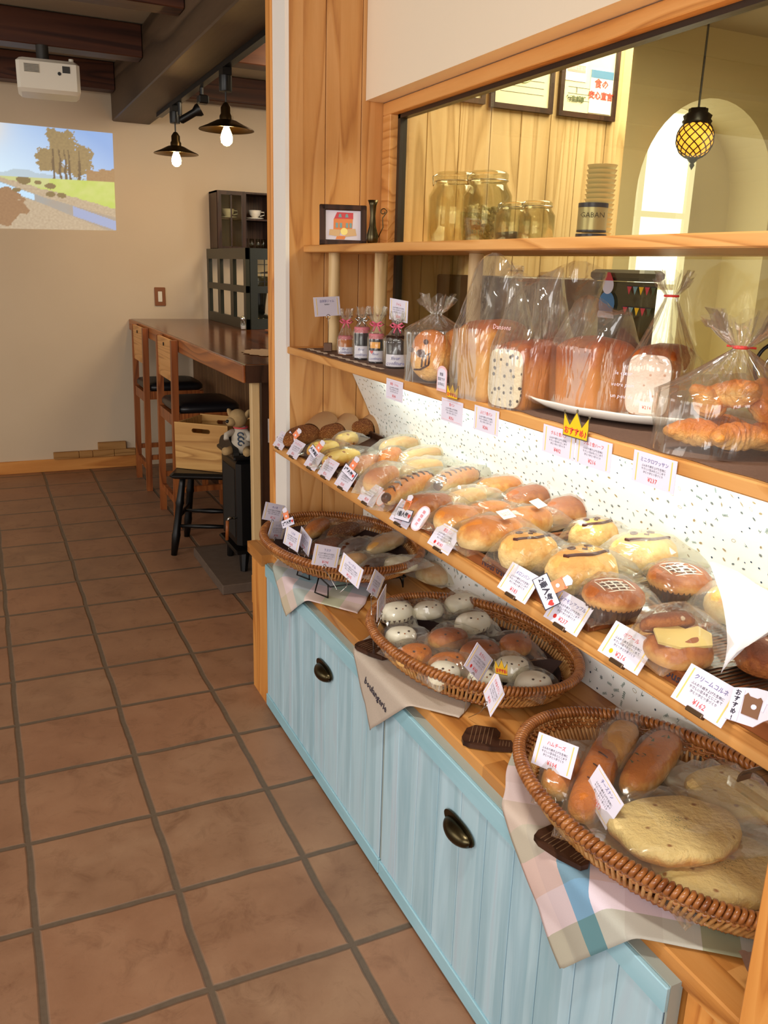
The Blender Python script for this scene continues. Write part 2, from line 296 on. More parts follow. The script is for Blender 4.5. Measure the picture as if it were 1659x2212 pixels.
# ---------------------------------------------------------------- mesh helpers
class MB:
    def __init__(s): s.v = []; s.f = []; s.mi = []; s.uv = None
    def add(s, v, f, mi=0):
        o = len(s.v); s.v += [tuple(p) for p in v]; s.f += [tuple(i+o for i in q) for q in f]; s.mi += [mi]*len(f); return s
    def box(s, x0, x1, y0, y1, z0, z1, mi=0, mat=None, b=0.):
        if b:
            P = []
            for sz, zz, zi in ((z0, 0, b), (z0, b, 0), (z1, -b, 0), (z1, 0, b)):
                z = sz+zz; i = zi
                for cx, cy, sx, sy in ((x0, y0, 1, 1), (x1, y0, -1, 1), (x1, y1, -1, -1), (x0, y1, 1, -1)):
                    if (sx*sy) > 0: P += [(cx+sx*i, cy+sy*(b+i), z), (cx+sx*(b+i), cy+sy*i, z)]
                    else: P += [(cx+sx*(b+i), cy+sy*i, z), (cx+sx*i, cy+sy*(b+i), z)]
            F = []
            for k in range(3):
                for j in range(8): F.append((k*8+j, k*8+(j+1) % 8, (k+1)*8+(j+1) % 8, (k+1)*8+j))
            F.append(tuple(range(7, -1, -1))); F.append(tuple(range(24, 32)))
        else:
            P = [(x0, y0, z0), (x1, y0, z0), (x1, y1, z0), (x0, y1, z0), (x0, y0, z1), (x1, y0, z1), (x1, y1, z1), (x0, y1, z1)]
            F = [(3, 2, 1, 0), (4, 5, 6, 7), (0, 1, 5, 4), (1, 2, 6, 5), (2, 3, 7, 6), (3, 0, 4, 7)]
        if mat is not None: P = [mat @ Vector(p) for p in P]
        return s.add(P, F, mi)
    def bar(s, a, b, w, h, mi=0, up=(0, 0, 1)):
        a = Vector(a); b = Vector(b); d = b-a; L = d.length; d.normalize(); u = Vector(up)
        if abs(d.dot(u)) > .98: u = Vector((1, 0, 0))
        x = d.cross(u).normalized(); y = x.cross(d)
        m = Matrix((x, y, d)).transposed().to_4x4(); m.translation = a
        return s.box(-w/2, w/2, -h/2, h/2, 0, L, mi, m)
    def tube(s, pts, r, n=8, closed=False, mi=0, cap=True, flat=1.):
        pts = [Vector(p) for p in pts]; N = len(pts); rr = r if isinstance(r, (list, tuple)) else [r]*N
        V = []; pu = None
        for i, p in enumerate(pts):
            a = pts[(i-1) % N] if (closed or i) else p; b = pts[(i+1) % N] if (closed or i < N-1) else p
            d = (b-a); d = d.normalized() if d.length > 1e-9 else Vector((0, 0, 1))
            u = pu if pu is not None else (Vector((0, 0, 1)) if abs(d.z) < .9 else Vector((1, 0, 0)))
            x = d.cross(u)
            if x.length < 1e-6: x = d.orthogonal()
            x.normalize(); y = x.cross(d).normalized(); pu = y
            for k in range(n):
                t_ = 2*PI*k/n; V.append(p+x*(rr[i]*math.cos(t_))+y*(rr[i]*flat*math.sin(t_)))
        F = []
        for i in range(N if closed else N-1):
            j = (i+1) % N
            for k in range(n): F.append((i*n+k, i*n+(k+1) % n, j*n+(k+1) % n, j*n+k))
        if not closed and cap: F.append(tuple(range(n-1, -1, -1))); F.append(tuple((N-1)*n+k for k in range(n)))
        return s.add(V, F, mi)
    def lathe(s, prof, n=24, mat=None, mi=0, fn=None):
        V = []; F = []; K = len(prof)
        for i, (r, z) in enumerate(prof):
            for k in range(n):
                a = 2*PI*k/n; rr = r*(fn(a, i) if fn else 1); p = Vector((rr*math.cos(a), rr*math.sin(a), z)); V.append(mat @ p if mat else p)
        for i in range(K-1):
            for k in range(n): F.append((i*n+k, i*n+(k+1) % n, (i+1)*n+(k+1) % n, (i+1)*n+k))
        if prof[0][0] > 1e-5: F.append(tuple(range(n-1, -1, -1)))
        if prof[-1][0] > 1e-5: F.append(tuple((K-1)*n+k for k in range(n)))
        return s.add(V, F, mi)
    def prism(s, out, z0, z1, mat=None, mi=0):
        n = len(out); V = [Vector((x, y, z0)) for x, y in out]+[Vector((x, y, z1)) for x, y in out]
        if mat: V = [mat @ p for p in V]
        F = [tuple(range(n-1, -1, -1)), tuple(range(n, 2*n))]+[(k, (k+1) % n, n+(k+1) % n, n+k) for k in range(n)]
        return s.add(V, F, mi)
    def grid(s, fn, nu, nv, cu=False, cv=False, mi=0):
        V = [fn(i/(nu if cu else nu-1), j/(nv if cv else nv-1)) for i in range(nu) for j in range(nv)]; F = []
        for i in range(nu if cu else nu-1):
            for j in range(nv if cv else nv-1):
                a = i*nv+j; b = ((i+1) % nu)*nv+j; c = ((i+1) % nu)*nv+(j+1) % nv; d = i*nv+(j+1) % nv; F.append((a, b, c, d))
        return s.add(V, F, mi)
def mkmesh(name, mb, mats, smooth=False):
    me = bpy.data.meshes.new(name); me.from_pydata(mb.v, [], mb.f)
    for m_ in (mats if isinstance(mats, (list, tuple)) else [mats]): me.materials.append(M[m_] if isinstance(m_, str) else m_)
    if any(mb.mi): me.polygons.foreach_set('material_index', mb.mi)
    if mb.uv:
        ul = me.uv_layers.new(name='UVMap')
        for lp in me.loops: ul.data[lp.index].uv = mb.uv[lp.vertex_index]
    me.validate()
    if smooth is True: me.shade_smooth()
    elif smooth:
        me.shade_smooth()
        try: me.set_sharp_from_angle(angle=R(smooth))
        except Exception: pass
    me.update(); return me
def link(name, me, parent=None, loc=None, rot=None):
    o = bpy.data.objects.new(name, me); COL.objects.link(o)
    if parent: o.parent = parent
    if loc: o.location = loc
    if rot is not None: o.rotation_euler = rot if hasattr(rot, '__len__') else (0, 0, rot)
    return o
def obj(name, mb, mats, parent=None, smooth=False, loc=None, rot=None):
    return link(name, mkmesh(name, mb, mats, smooth), parent, loc, rot)
def tag(o, label, cat, group=None, kind=None):
    if label: o['label'] = label
    if cat: o['category'] = cat
    if group: o['group'] = group
    if kind: o['kind'] = kind
    return o
def thing(name, label, cat, loc=(0, 0, 0), rot=0, group=None):
    o = bpy.data.objects.new(name, None); o.empty_display_size = .05; COL.objects.link(o); o.location = loc
    o.rotation_euler = rot if hasattr(rot, '__len__') else (0, 0, rot)
    return tag(o, label, cat, group)
def struct(name, mb, mats, smooth=False, label=None):
    o = obj(name, mb, mats, None, smooth); o['kind'] = 'structure'
    if label: o['label'] = label
    return o
_tc = {}
def text_mesh(body, size, mat, align='CENTER', ext=0.0, bold=0.0, shear=0.):
    k = (body, round(size, 5), mat, align, bold, shear)
    if k in _tc: return _tc[k]
    cu = bpy.data.curves.new('t', 'FONT'); cu.body = body; cu.size = size; cu.align_x = align; cu.align_y = 'CENTER'
    cu.resolution_u = 1; cu.extrude = ext; cu.offset = bold; cu.shear = shear
    o = bpy.data.objects.new('t', cu); COL.objects.link(o); dg = bpy.context.evaluated_depsgraph_get(); dg.update()
    me = bpy.data.meshes.new_from_object(o.evaluated_get(dg)); bpy.data.objects.remove(o); bpy.data.curves.remove(cu)
    me.materials.clear(); me.materials.append(M[mat]); me.name = 'lettering'; _tc[k] = me; return me
def text(body, size, mat, parent, loc, rot=(0, 0, 0), name='lettering', **kw):
    return link(name, text_mesh(body, size, mat, **kw), parent, loc, rot)
def face_cam_z(x, y):  # heading whose local -Y looks towards the shop aisle point (0,-2.3)
    return math.atan2(-2.31-y, 0.01-x)+PI/2

# ---------------------------------------------------------------- the room
struct('floor', MB().box(-3.2, 4.6, -4.2, 4.2, -.05, 0), 'terracotta')
struct('ceiling', MB().box(-3.2, 1.2, -4.2, 4.2, 2.58, 2.66).box(1.2, 4.6, .42, 4.2, 2.58, 2.66).box(1.2, 4.6, -4.2, .42, 2.72, 2.8), 'ceiling_board')
struct('wall_back', MB().box(-3.2, 4.6, 3.815, 4.0, 0, 2.58), 'plaster')
struct('wall_front', MB().box(.9, 4.6, -4.2, -4.05, 0, 2.7), 'plaster')
struct('wall_right', MB().box(4.45, 4.6, -4.05, 3.8, 0, 2.6), 'kitchen_wall')
struct('baseboard_back', MB().box(-3.2, .95, 3.797, 3.815, 0, .085, b=.003), 'pine_x')
# wall above the shop window and its soffit
struct('wall_window_head', MB().box(1.147, 1.30, -4.05, .298, 1.906, 2.72), 'plaster_white')
struct('wall_window_sill', MB().box(1.212, 1.32, -4.05, .30, 0, 1.172), 'plaster_white')
# partition with its white end face and panelling
pt = MB().box(.905, 2.16, .312, .42, 0, 2.6)
struct('wall_partition', pt, 'plaster_white')
struct('trim_1', MB().box(.888, .9, .300, .418, 0, 2.58), 'white_paint')
struct('trim_2', MB().box(.882, .905, .419, .47, 0, 2.58, b=.003), 'pine_z')
pp = MB(); x = .8985; k = 0
for w in (.118, .118, .110):
    pp.box(x+.001, x+w-.001, .300, .312, 0, 2.6, b=.0015); x += w
struct('wall_panelling', pp, 'pine_panel')
pp = MB(); x = 1.2455
for w in (.118, .118, .118, .118, .118, .118, .118, .0885):
    pp.box(x+.001, x+w-.001, .300, .312, 0, 2.6, b=.0015); x += w
struct('wall_kitchen_panelling', pp, 'kitchen_panel')
struct('wall_kitchen_far', MB().box(2.163, 2.63, 1.2, 1.5, 0, 2.75).box(3.95, 4.44, 1.2, 1.5, 0, 2.75), 'kitchen_wall')
# arched opening wall
am = MB(); X0, X1, ZC, RR = 3.0, 3.92, 1.80, .46
def arch(u): a = PI-u*PI; return ((X0+X1)/2+RR*math.cos(a), ZC+RR*1.03*math.sin(a))
n = 24
for yy, fl in ((1.2, 0), (1.5, 1)):
    V = []; F = []
    for i in range(n+1):
        x, z = arch(i/n); V += [(x, yy, z), (2.63+(3.95-2.63)*i/n, yy, 2.75)]
    for i in range(n):
        q = (2*i, 2*i+2, 2*i+3, 2*i+1); F.append(q if not fl else q[::-1])
    am.add(V, F)
    am.add([(2.63, yy, 0), (X0, yy, 0), (X0, yy, ZC), (2.63, yy, 2.75)], [(0, 1, 2, 3)]); am.add([(X1, yy, 0), (3.95, yy, 0), (3.95, yy, 2.75), (X1, yy, ZC)], [(0, 1, 2, 3)])
V = [];
for i in range(n+1):
    x, z = arch(i/n); V += [(x, 1.2, z), (x, 1.5, z)]
V = [(X0, 1.2, .9), (X0, 1.5, .9)]+V+[(X1, 1.2, .9), (X1, 1.5, .9)]
am.add(V, [(2*i, 2*i+1, 2*i+3, 2*i+2) for i in range(len(V)//2-1)])
am.box(X0, X1, 1.2, 1.5, 0, .9)
struct('wall_arch', am, 'kitchen_wall')
w = thing('window_2', None, None, (0, 0, 0)); w['kind'] = 'structure'
g = MB().box(2.96, 3.62, 1.515, 1.52, .92, 2.25); obj('pane', g, 'sky_white', w)
g = MB()
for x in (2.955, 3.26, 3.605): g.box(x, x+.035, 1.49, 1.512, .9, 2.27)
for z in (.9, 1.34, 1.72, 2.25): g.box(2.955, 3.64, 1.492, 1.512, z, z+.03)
obj('window_frame', g, 'warm_glow', w)  # frame bars glow themselves: window light is put into their material
g = MB().box(3.64, 3.95, 1.49, 1.52, .9, 2.4); struct('wall_alcove', g, 'kitchen_wall')
# shop window: frame and glass
w = thing('window_1', None, None, (0, 0, 0)); w['kind'] = 'structure'
obj('window_frame', MB().box(1.206, 1.252, -4.04, .298, 1.868, 1.904, b=.002).box(1.206, 1.252, .243, .298, 1.173, 1.868, b=.002), 'pine_y', w)
obj('gasket', MB().box(1.232, 1.256, .226, .243, 1.173, 1.868).box(1.232, 1.256, -4.04, .243, 1.856, 1.868), 'black_frame', w)
obj('pane', MB().box(1.243, 1.247, -4.03, .23, 1.174, 1.858), 'pane', w)

# ceiling beams of the café room
o = tag(obj('main_beam', MB().box(.90, 1.14, .5, 3.81, 2.27, 2.575, b=.006), 'beam_y'), 'broad grey-brown main ceiling beam running towards the back wall', 'beam')
for y, lab in ((3.60, 'dark ceiling joist beside the main beam, closest to the back wall'), (2.62, 'dark ceiling joist above the projector, second from the back wall'), (1.62, 'reddish-brown ceiling joist nearest the camera, left of the main beam')):
    tag(obj('ceiling_joist', MB().box(-3.2, .898, y, y+.13, 2.42, 2.575, b=.004), 'dark_beam'), lab, 'beam', 'joists left of the main beam')
for y, lab in ((3.60, 'reddish joist right of the main beam, lowest in view above the pendant lamps'), (2.45, 'dark joist right of the main beam, just left of the partition top')):
    tag(obj('ceiling_joist', MB().box(1.142, 4.4, y, y+.13, 2.42, 2.575, b=.004), 'dark_beam'), lab, 'beam', 'joists right of the main beam')
# lighting track, pendants, spot
tag(obj('lighting_track', MB().box(1.085, 1.12, .9, 3.3, 2.245, 2.269), 'black_iron'), 'long black lighting track under the main ceiling beam', 'light track')
def pendant(y, zs, label):
    t_ = thing('pendant_lamp', label, 'lamp', (1.10, y, zs), 0, 'pendant lamps on the track')
    top = 2.244-zs
    obj('adapter', MB().box(-.02, .02, -.035, .035, top-.03, top), 'black_iron', t_)
    obj('adapter_tube', MB().lathe([(.027, .135), (.029, .14), (.029, top-.03), (.024, top-.028)], 16), 'black_iron', t_, 40)
    obj('cord', MB().tube([(0, 0, .08), (0, 0, .14)], .004, 6), 'black_rubber', t_)
    obj('lamp_holder', MB().lathe([(.018, .0), (.03, .012), (.03, .035), (.024, .045), (.024, .07), (.012, .088), (.006, .092)], 20), 'bronze', t_, 40)
    obj('lamp_shade', MB().lathe([(.028, .02), (.045, .016), (.085, -.004), (.122, -.020), (.124, -.024), (.120, -.024), (.083, -.008), (.04, .010), (.0, .014)], 40), 'bronze', t_, 50)
    b_ = obj('bulb', MB().lathe([(.010, .005), (.012, -.012), (.022, -.035), (.027, -.055), (.024, -.075), (.012, -.087), (0, -.09)], 20), 'bulb_glow', t_, True)
    return t_
pendant(2.85, 2.02, 'bronze dish pendant lamp with glowing bulb, farther one and lower left')
pendant(1.76, 2.015, 'bronze dish pendant lamp with glowing bulb, nearer one beside the partition')
t_ = thing('spotlight', 'small black spotlight angled right beside the farther pendant lamp', 'spotlight', (1.10, 2.72, 2.2))
obj('stem', MB().tube([(0, 0, .044), (0, 0, -.02)], .012, 10), 'black_iron', t_)
obj('lamp_head', MB().lathe([(.012, -.04), (.02, -.03), (.02, .05), (.034, .075), (.034, .09), (.028, .085)], 16, Matrix.Translation((.03, -.02, -.03)) @ Euler((R(60), 0, R(70))).to_matrix().to_4x4()), 'black_iron', t_, 40)
t_ = thing('track_lamp', 'small dark bracket lamp on the track between the two pendants', 'spotlight', (1.11, 2.25, 2.2))
obj('mount', MB().tube([(0, 0, .044), (0, 0, .0)], .01, 8), 'black_iron', t_)
obj('lamp_head', MB().box(-.02, .03, -.03, .03, -.03, .01, b=.006), 'black_iron', t_)
# projector
t_ = thing('projector', 'white projector hanging under the dark ceiling joist', 'projector', (.432, 2.62, 2.19), R(-4))
obj('body', MB().box(-.145, .145, -.11, .11, 0, .152, b=.016), 'white_plastic', t_, 30)
obj('vent_grille', MB().box(-.11, -.04, -.1125, -.1095, .085, .125), 'cord', t_)
v_ = MB()
for i in range(6): v_.box(-.108, -.042, -.114, -.1115, .088+i*.006, .0905+i*.006)
obj('vent_slats', v_, 'dark_plastic', t_)
obj('speaker_grille', MB().box(.065, .10, -.1125, -.1095, .095, .125), 'dark_plastic', t_)
obj('lens_cap', MB().lathe([(.008, 0), (.008, .004)], 16, Matrix.Translation((.05, -.1135, .09)) @ Matrix.Rotation(R(-90), 4, 'X')), 'black_rubber', t_)
obj('mount', MB().tube([(-.02, 0, .152), (-.02, 0, .228)], .03, 14), 'dark_plastic', t_, 40)
obj('foot', MB().tube([(.11, -.05, .152), (.11, -.05, .17)], .012, 10), 'white_plastic', t_)
# projected landscape: light on the wall, a flat picture
def lerp(a, b, k): return tuple(a[i]+(b[i]-a[i])*k for i in range(3))
def hexc(h): return srgb(h)[:3]
NX, NZ = 150, 110
pv = MB(); ca = []
q00, q10, q01, q11 = (.10, 1.583), (.888, 1.602), (.10, 2.206), (.899, 2.199)
for j in range(NZ+1):
    for i in range(NX+1):
        u, v = i/NX, j/NZ
        a_ = lerp((*q00, 0), (*q10, 0), u); b_ = lerp((*q01, 0), (*q11, 0), u); p = lerp(a_, b_, v)
        pv.v.append((p[0], 3.8135, p[1]))
        nz = noise.fractal(Vector((u*9, v*9, 0)), 1., 2., 5); nf = noise.noise(Vector((u*60, v*60, 3)))
        U = .18+.82*u
        if v > .5+.0*u:
            c_ = lerp(hexc('#d6efff'), hexc('#86aee6'), min(1, max(0, (u-.1)*.8+(v-.5)*.9)))
            s_ = math.exp(-((u+.02)**2+(v-.98)**2)*30); c_ = lerp(c_, hexc('#ffe2b0'), s_)
            if v < .53+.05*math.exp(-((u-.3)/.12)**2)+.02*nz: c_ = lerp(c_, hexc('#9fb2b8'), .6)
            for cx, cz, rx, rz in ((.60, .80, .13, .19), (.52, .70, .11, .14), (.72, .69, .11, .15), (.55, .9, .06, .09)):
                d_ = ((u-cx)/rx)**2+((v-cz)/rz)**2+nz*.9+nf*.5
                if d_ < 1: c_ = lerp(hexc('#a08a5e'), hexc('#7f6c4c'), (nf+1)/2)
            if u > .78 and v < .60+.08*(u-.78)*3+nz*.04: c_ = lerp(hexc('#96704e'), hexc('#a98a63'), (nf+1)/2)
            for tx in (.585, .625, .655, .535, .73):
                if abs(u-tx-.01*nz) < .005+.004*(v < .7) and v < .8: c_ = hexc('#5d4e3c')
        else:
            g_ = hexc('#b6cc52'); c_ = lerp(g_, hexc('#cfd682'), (nz+1)/2)
            if v > .42+.03*nz and u < .5: c_ = lerp(c_, hexc('#c8c898'), .6)
            edge_ = .46-.30*(u-.25)
            if v < edge_+.02*nz: c_ = lerp(hexc('#a8927a'), hexc('#c9b89c'), (nf+1)/2)
            st = .42-.42*(u-.12)
            if abs(v-st) < .035+.09*max(0, u-.45): c_ = lerp(hexc('#8fa5b0'), hexc('#a5988a'), min(1, max(0, u*1.4+.2*nz)))
            if abs(v-st) < .03 and .1 < u < .38: c_ = hexc('#bfe4ff')
            if u > .66 and abs(v-(.42-.42*(u-.12))) < .05: c_ = hexc('#97a8d0')
            if ((u-.08)/.24)**2+((v-.22)/.17)**2+nz*.8 < 1: c_ = lerp(hexc('#8a6448'), hexc('#a07c5a'), (nf+1)/2)
            for cx, cz, rx in ((.5, .43, .04), (.41, .46, .03), (.5, .35, .04), (.58, .345, .035), (.25, .38, .03), (.3, .47, .05)):
                if ((u-cx)/rx)**2+((v-cz)/(rx*.7))**2+nz*.8 < 1: c_ = hexc('#7a6a46')
        ca.append((*c_, 1))
for j in range(NZ):
    for i in range(NX): a = j*(NX+1)+i; pv.f.append((a, a+1, a+NX+2, a+NX+1)); pv.mi.append(0)
t = NT('projection'); at_ = t.n('ShaderNodeAttribute', attribute_name='pic'); t.col('#7d7464'); t.rough(.9, .1); t.l(at_.outputs['Color'], t.b.inputs['Emission Color']); t.b.inputs['Emission Strength'].default_value = .78; M['projection'] = t.m
me = mkmesh('projected_picture', pv, 'projection'); at_ = me.color_attributes.new('pic', 'FLOAT_COLOR', 'POINT')
at_.data.foreach_set('color', [c for k in ca for c in k])
tag(link('projected_picture', me), 'projected landscape of trees, grass and a stream on the back wall', 'projection')
# light switch
t_ = thing('light_switch', 'white rocker switch in a brown plate on the back wall', 'switch', (1.155, 3.814, 1.18))
obj('plate', MB().box(-.037, .037, -.010, 0, -.062, .062, b=.003), 'switch_brown', t_)
obj('rocker', MB().box(-.014, .014, -.014, -.008, -.035, .035, b=.002), 'white_plastic', t_)
# loose wood blocks on the baseboard
for i, (x0, x1, z0, z1, lab) in enumerate(((.385, .55, .086, .133, 'left end block of the row of wood blocks on the baseboard'), (.552, .64, .086, .133, 'second block from the left in the row on the baseboard'), (.642, .785, .086, .133, 'third block from the left in the row on the baseboard'), (.787, .93, .086, .133, 'right end block of the row on the baseboard, beside the stool leg'), (.68, .868, .134, .186, 'single wood block lying on top of the row on the baseboard'))):
    tag(obj('wood_block', MB().box(x0, x1, 3.775, 3.813, z0, z1, b=.003), 'brick_wood'), lab, 'wood block', 'wood blocks on the baseboard')

# ---------------------------------------------------------------- bar counter and what stands by it
t_ = thing('bar_counter', 'long varnished brown bar counter against the back wall', 'counter', (0, 0, 0))
obj('counter_top', MB().box(.95, 1.62, .993, 3.812, .962, 1.03, b=.004), 'counter_top', t_)
obj('edge_board', MB().box(.938, .95, .985, 3.812, .958, 1.028, b=.003), 'counter_edge', t_)
obj('end_board', MB().box(.95, 1.62, .981, .993, .958, 1.028), 'dark_frame', t_)
b_ = MB(); y = 1.12
while y < 3.75: b_.box(1.36, 1.375, y, y+.092, .0, .96, b=.002); y += .095
obj('panel_boards', b_, 'counter_board', t_)
obj('base', MB().box(1.33, 1.36, 1.12, 3.8, 0, .05), 'dark_frame', t_)
obj('post', MB().box(.985, 1.02, 1.03, 1.065, 0, .957, b=.003), 'pale_post', t_)
obj('post_foot', MB().box(.972, 1.03, 1.012, 1.029, 0, .13, b=.003), 'pine_z', t_)
d_ = thing('door_1', None, None, (0, 0, 0)); d_['kind'] = 'structure'
obj('door_panel', MB().box(1.04, 1.32, 1.07, 1.11, 0, .95).box(1.09, 1.27, 1.062, 1.07, .15, .80), 'dark_frame', d_)
obj('handle', MB().tube([(1.062, 1.045, .70), (1.062, 1.045, .80)], .006, 8), 'steel', d_)
def stool(y0, y1, label):
    t_ = thing('bar_stool', label, 'stool', (.90, y0, 0), 0, 'bar stools at the counter')
    W_ = y1-y0
    for k, y in enumerate((.018, W_-.018)):
        obj('back_leg', MB().bar((0.0, y, 0), (.018, y, 1.02), .036, .034), 'stool_wood', t_)
        obj('front_leg', MB().bar((.36, y, 0), (.345, y, .63), .034, .034), 'stool_wood', t_)
        obj('side_rail', MB().box(.02, .34, y-.012, y+.012, .585, .635), 'stool_wood', t_)
        obj('side_stretcher', MB().box(.01, .35, y-.01, y+.01, .2, .23), 'stool_wood', t_)
    obj('back_rail', MB().box(.0, .025, .03, W_-.03, .565, .625), 'stool_wood', t_)
    obj('back_panel', MB().box(.004, .022, .034, W_-.034, .80, 1.018, b=.003), 'pine_y', t_)
    obj('panel_notch', MB().tube([(.0, W_/2, .985), (.003, W_/2, .985)], .01, 10), 'dark_gap', t_)
    obj('foot_rail', MB().box(.0, .02, .03, W_-.03, .12, .16), 'stool_wood', t_)
    obj('front_foot_rail', MB().box(.345, .365, .03, W_-.03, .27, .30), 'stool_wood', t_)
    c_ = MB()
    def cu(u, v):
        a = 2*PI*u; e = .35; x = math.copysign(abs(math.cos(a))**e, math.cos(a)); y = math.copysign(abs(math.sin(a))**e, math.sin(a))
        r_ = [.0, .93, 1., 1.0, .94, .6, 0][round(v*6)]; z = [.635, .635, .645, .665, .678, .684, .686][round(v*6)]
        return (.19+x*.185*r_, W_/2+y*(W_/2+.004)*r_, z)
    c_.grid(cu, 32, 7, True); obj('cushion', c_, 'cushion', t_, True)
    return t_
stool(3.06, 3.48, 'wooden bar stool with black cushion closest to the back wall')
stool(2.20, 2.64, 'wooden bar stool with black cushion, nearer one in front of the other')
# screen on the counter
def screen_panel(nm, L, parent, mat4):
    m_ = MB(); H = .475
    m_.box(0, L, 0, .025, .0, .06, 0, mat4).box(0, L, 0, .025, H-.065, H, 0, mat4).box(0, L, 0, .025, .215, .255, 0, mat4)
    n_ = 3 if L > .6 else 1
    m_.box(0, .05, .001, .026, .0, H, 0, mat4).box(L-.05, L, .001, .026, 0, H, 0, mat4)
    for k in range(1, n_): m_.box(L*k/n_-.035, L*k/n_+.035, .001, .024, .05, H-.05, 0, mat4)
    return obj(nm, m_, 'dark_green_paint', parent)
t_ = thing('folding_screen', 'dark green lattice folding screen standing on the bar counter', 'screen', (1.475, 3.76, 1.031))
screen_panel('panel', .96, t_, Matrix.Rotation(R(-90), 4, 'Z'))
screen_panel('panel', .5, t_, Matrix.Translation((0.03, -.96, 0)) @ Matrix.Rotation(R(12), 4, 'Z'))
g_ = MB(); m4 = Matrix.Translation((0.03, -.96, 0)) @ Matrix.Rotation(R(12), 4, 'Z')
for x in (.10, .16, .22, .28, .34): g_.box(x, x+.004, .008, .014, .255, .41, 0, m4)
for z in (.28, .33, .38): g_.box(.05, .45, .008, .014, z, z+.004, 0, m4)
g_.prism([(.13, .335), (.15, .30), (.17, .335), (.15, .37)], -.002, .004, m4 @ Matrix.Translation((0, .01, 0)) @ Matrix.Rotation(R(90), 4, 'X'))
obj('leaded_lines', g_, 'black_iron', t_)
obj('leaded_pane', MB().box(.05, .45, .0105, .0115, .255, .41, 0, m4), 'jar_glass', t_)
# wall cabinet with cups
t_ = thing('wall_cabinet', 'dark glazed wall cabinet holding cups above the folding screen', 'cabinet', (1.515, 3.81, 1.50))
C_ = 'dark_frame'
obj('carcass', MB().box(0, .39, -.2, 0, 0, .012).box(0, .39, -.2, 0, .368, .38).box(0, .014, -.2, 0, 0, .38).box(.376, .39, -.2, 0, 0, .38).box(.0, .39, -.01, 0, 0, .38), C_, t_)
obj('shelf', MB().box(.014, .376, -.18, -.01, .20, .21), C_, t_)
obj('divider', MB().box(.19, .205, -.2, -.18, .012, .368), C_, t_)
dd = obj('door', MB().box(.004, .03, -.212, -.2, .0, .38).box(.17, .195, -.212, -.2, .0, .38).box(.03, .17, -.212, -.2, .0, .025).box(.03, .17, -.212, -.2, .355, .38).box(.095, .103, -.212, -.2, .02, .36), C_, t_)
obj('pane', MB().box(.03, .17, -.207, -.205, .02, .36), 'jar_glass', dd)
def cup(loc, sc_, label, grp='white cups in the wall cabinet'):
    t_ = thing('teacup', label, 'cup', loc, R(-20), grp)
    obj('bowl', MB().lathe([(.012*sc_, .006), (.016*sc_, .01), (.036*sc_, .03*sc_), (.044*sc_, .06*sc_), (.042*sc_, .06*sc_), (.03*sc_, .03*sc_), (0, .014)], 20), 'porcelain', t_, True)
    obj('handle', MB().tube([(.042*sc_, 0, .05*sc_), (.062*sc_, 0, .05*sc_), (.064*sc_, 0, .03*sc_), (.034*sc_, 0, .022*sc_)], .004*sc_, 6), 'porcelain', t_, True)
    obj('saucer', MB().lathe([(.0, .0), (.03*sc_, .0), (.062*sc_, .008), (.06*sc_, .011), (.02, .005)], 24), 'porcelain', t_, True)
cup((1.81, 3.71, 1.711), 1., 'patterned white teacup on a saucer behind the open right side of the wall cabinet')
cup((1.62, 3.71, 1.711), 1., 'white teacup behind the glazed left door of the wall cabinet')
for i, (x, z) in enumerate(((1.735, 1.513), (1.78, 1.513), (1.825, 1.513), (1.865, 1.513))):
    o = obj('drinking_glass', MB().lathe([(.014, 0), (.017, .07), (.0155, .07), (.012, .004)], 14), 'jar_glass', None, True, (x, 3.70, z)); tag(o, 'small clear glass on the bottom shelf of the wall cabinet', 'glass', 'glasses in the wall cabinet')
w = thing('window_3', None, None, (0, 0, 0)); w['kind'] = 'structure'
obj('pane', MB().box(1.93, 2.18, 3.80, 3.81, 1.50, 1.86), 'warm_glow', w)
obj('window_frame', MB().box(1.915, 1.935, 3.785, 3.812, 1.49, 1.88).box(1.9, 2.2, 3.78, 3.812, 1.865, 1.885).box(1.93, 2.18, 3.79, 3.80, 1.66, 1.675), 'dark_frame', w)
# small things on the counter
t_ = thing('salt_shaker', 'small clear salt shaker with metal cap on the counter by the screen', 'shaker', (1.455, 2.80, 1.031))
obj('jar', MB().lathe([(.014, 0), (.017, .004), (.017, .05), (.012, .056)], 16), 'jar_glass', t_, True)
obj('salt', MB().lathe([(.012, .003), (.014, .006), (.014, .022)], 14), 'label_white', t_)
obj('cap', MB().lathe([(.014, .056), (.015, .058), (.015, .075), (.008, .08)], 16), 'steel', t_, True)
t_ = thing('coffee_mill', 'dark green vintage mill with tall body behind the screen', 'mill', (1.66, 3.10, 1.031))
obj('base', MB().lathe([(.075, 0), (.08, .02), (.06, .06), (.03, .08)], 24), 'mill_dark', t_, True)
obj('column', MB().lathe([(.025, .08), (.03, .14), (.045, .24), (.05, .30), (.046, .31)], 20), 'mill_dark', t_, True)
obj('crank', MB().tube([(0, 0, .30), (0, 0, .33), (.06, -.03, .34)], .005, 6), 'steel', t_)
tag(obj('serving_plate', MB().lathe([(.0, 0), (.06, .0), (.085, .012), (.083, .016), (.0, .006)], 24), 'terracotta_plate', None, True, (1.60, 2.55, 1.031)), 'reddish-brown plate on the counter beside the partition', 'plate')
dl = MB()
def doil(u, v):
    a = 2*PI*v; r_ = u*(.11+.008*math.cos(a*14)); return (r_*math.cos(a), r_*1.5*math.sin(a), .0015+.0006*math.sin(a*28)*u)
dl.grid(doil, 6, 84, False, True)
tag(obj('lace_doily', dl, 'lace', None, False, (1.18, 1.42, 1.031)), 'crocheted lace doily at the near end of the bar counter', 'doily')
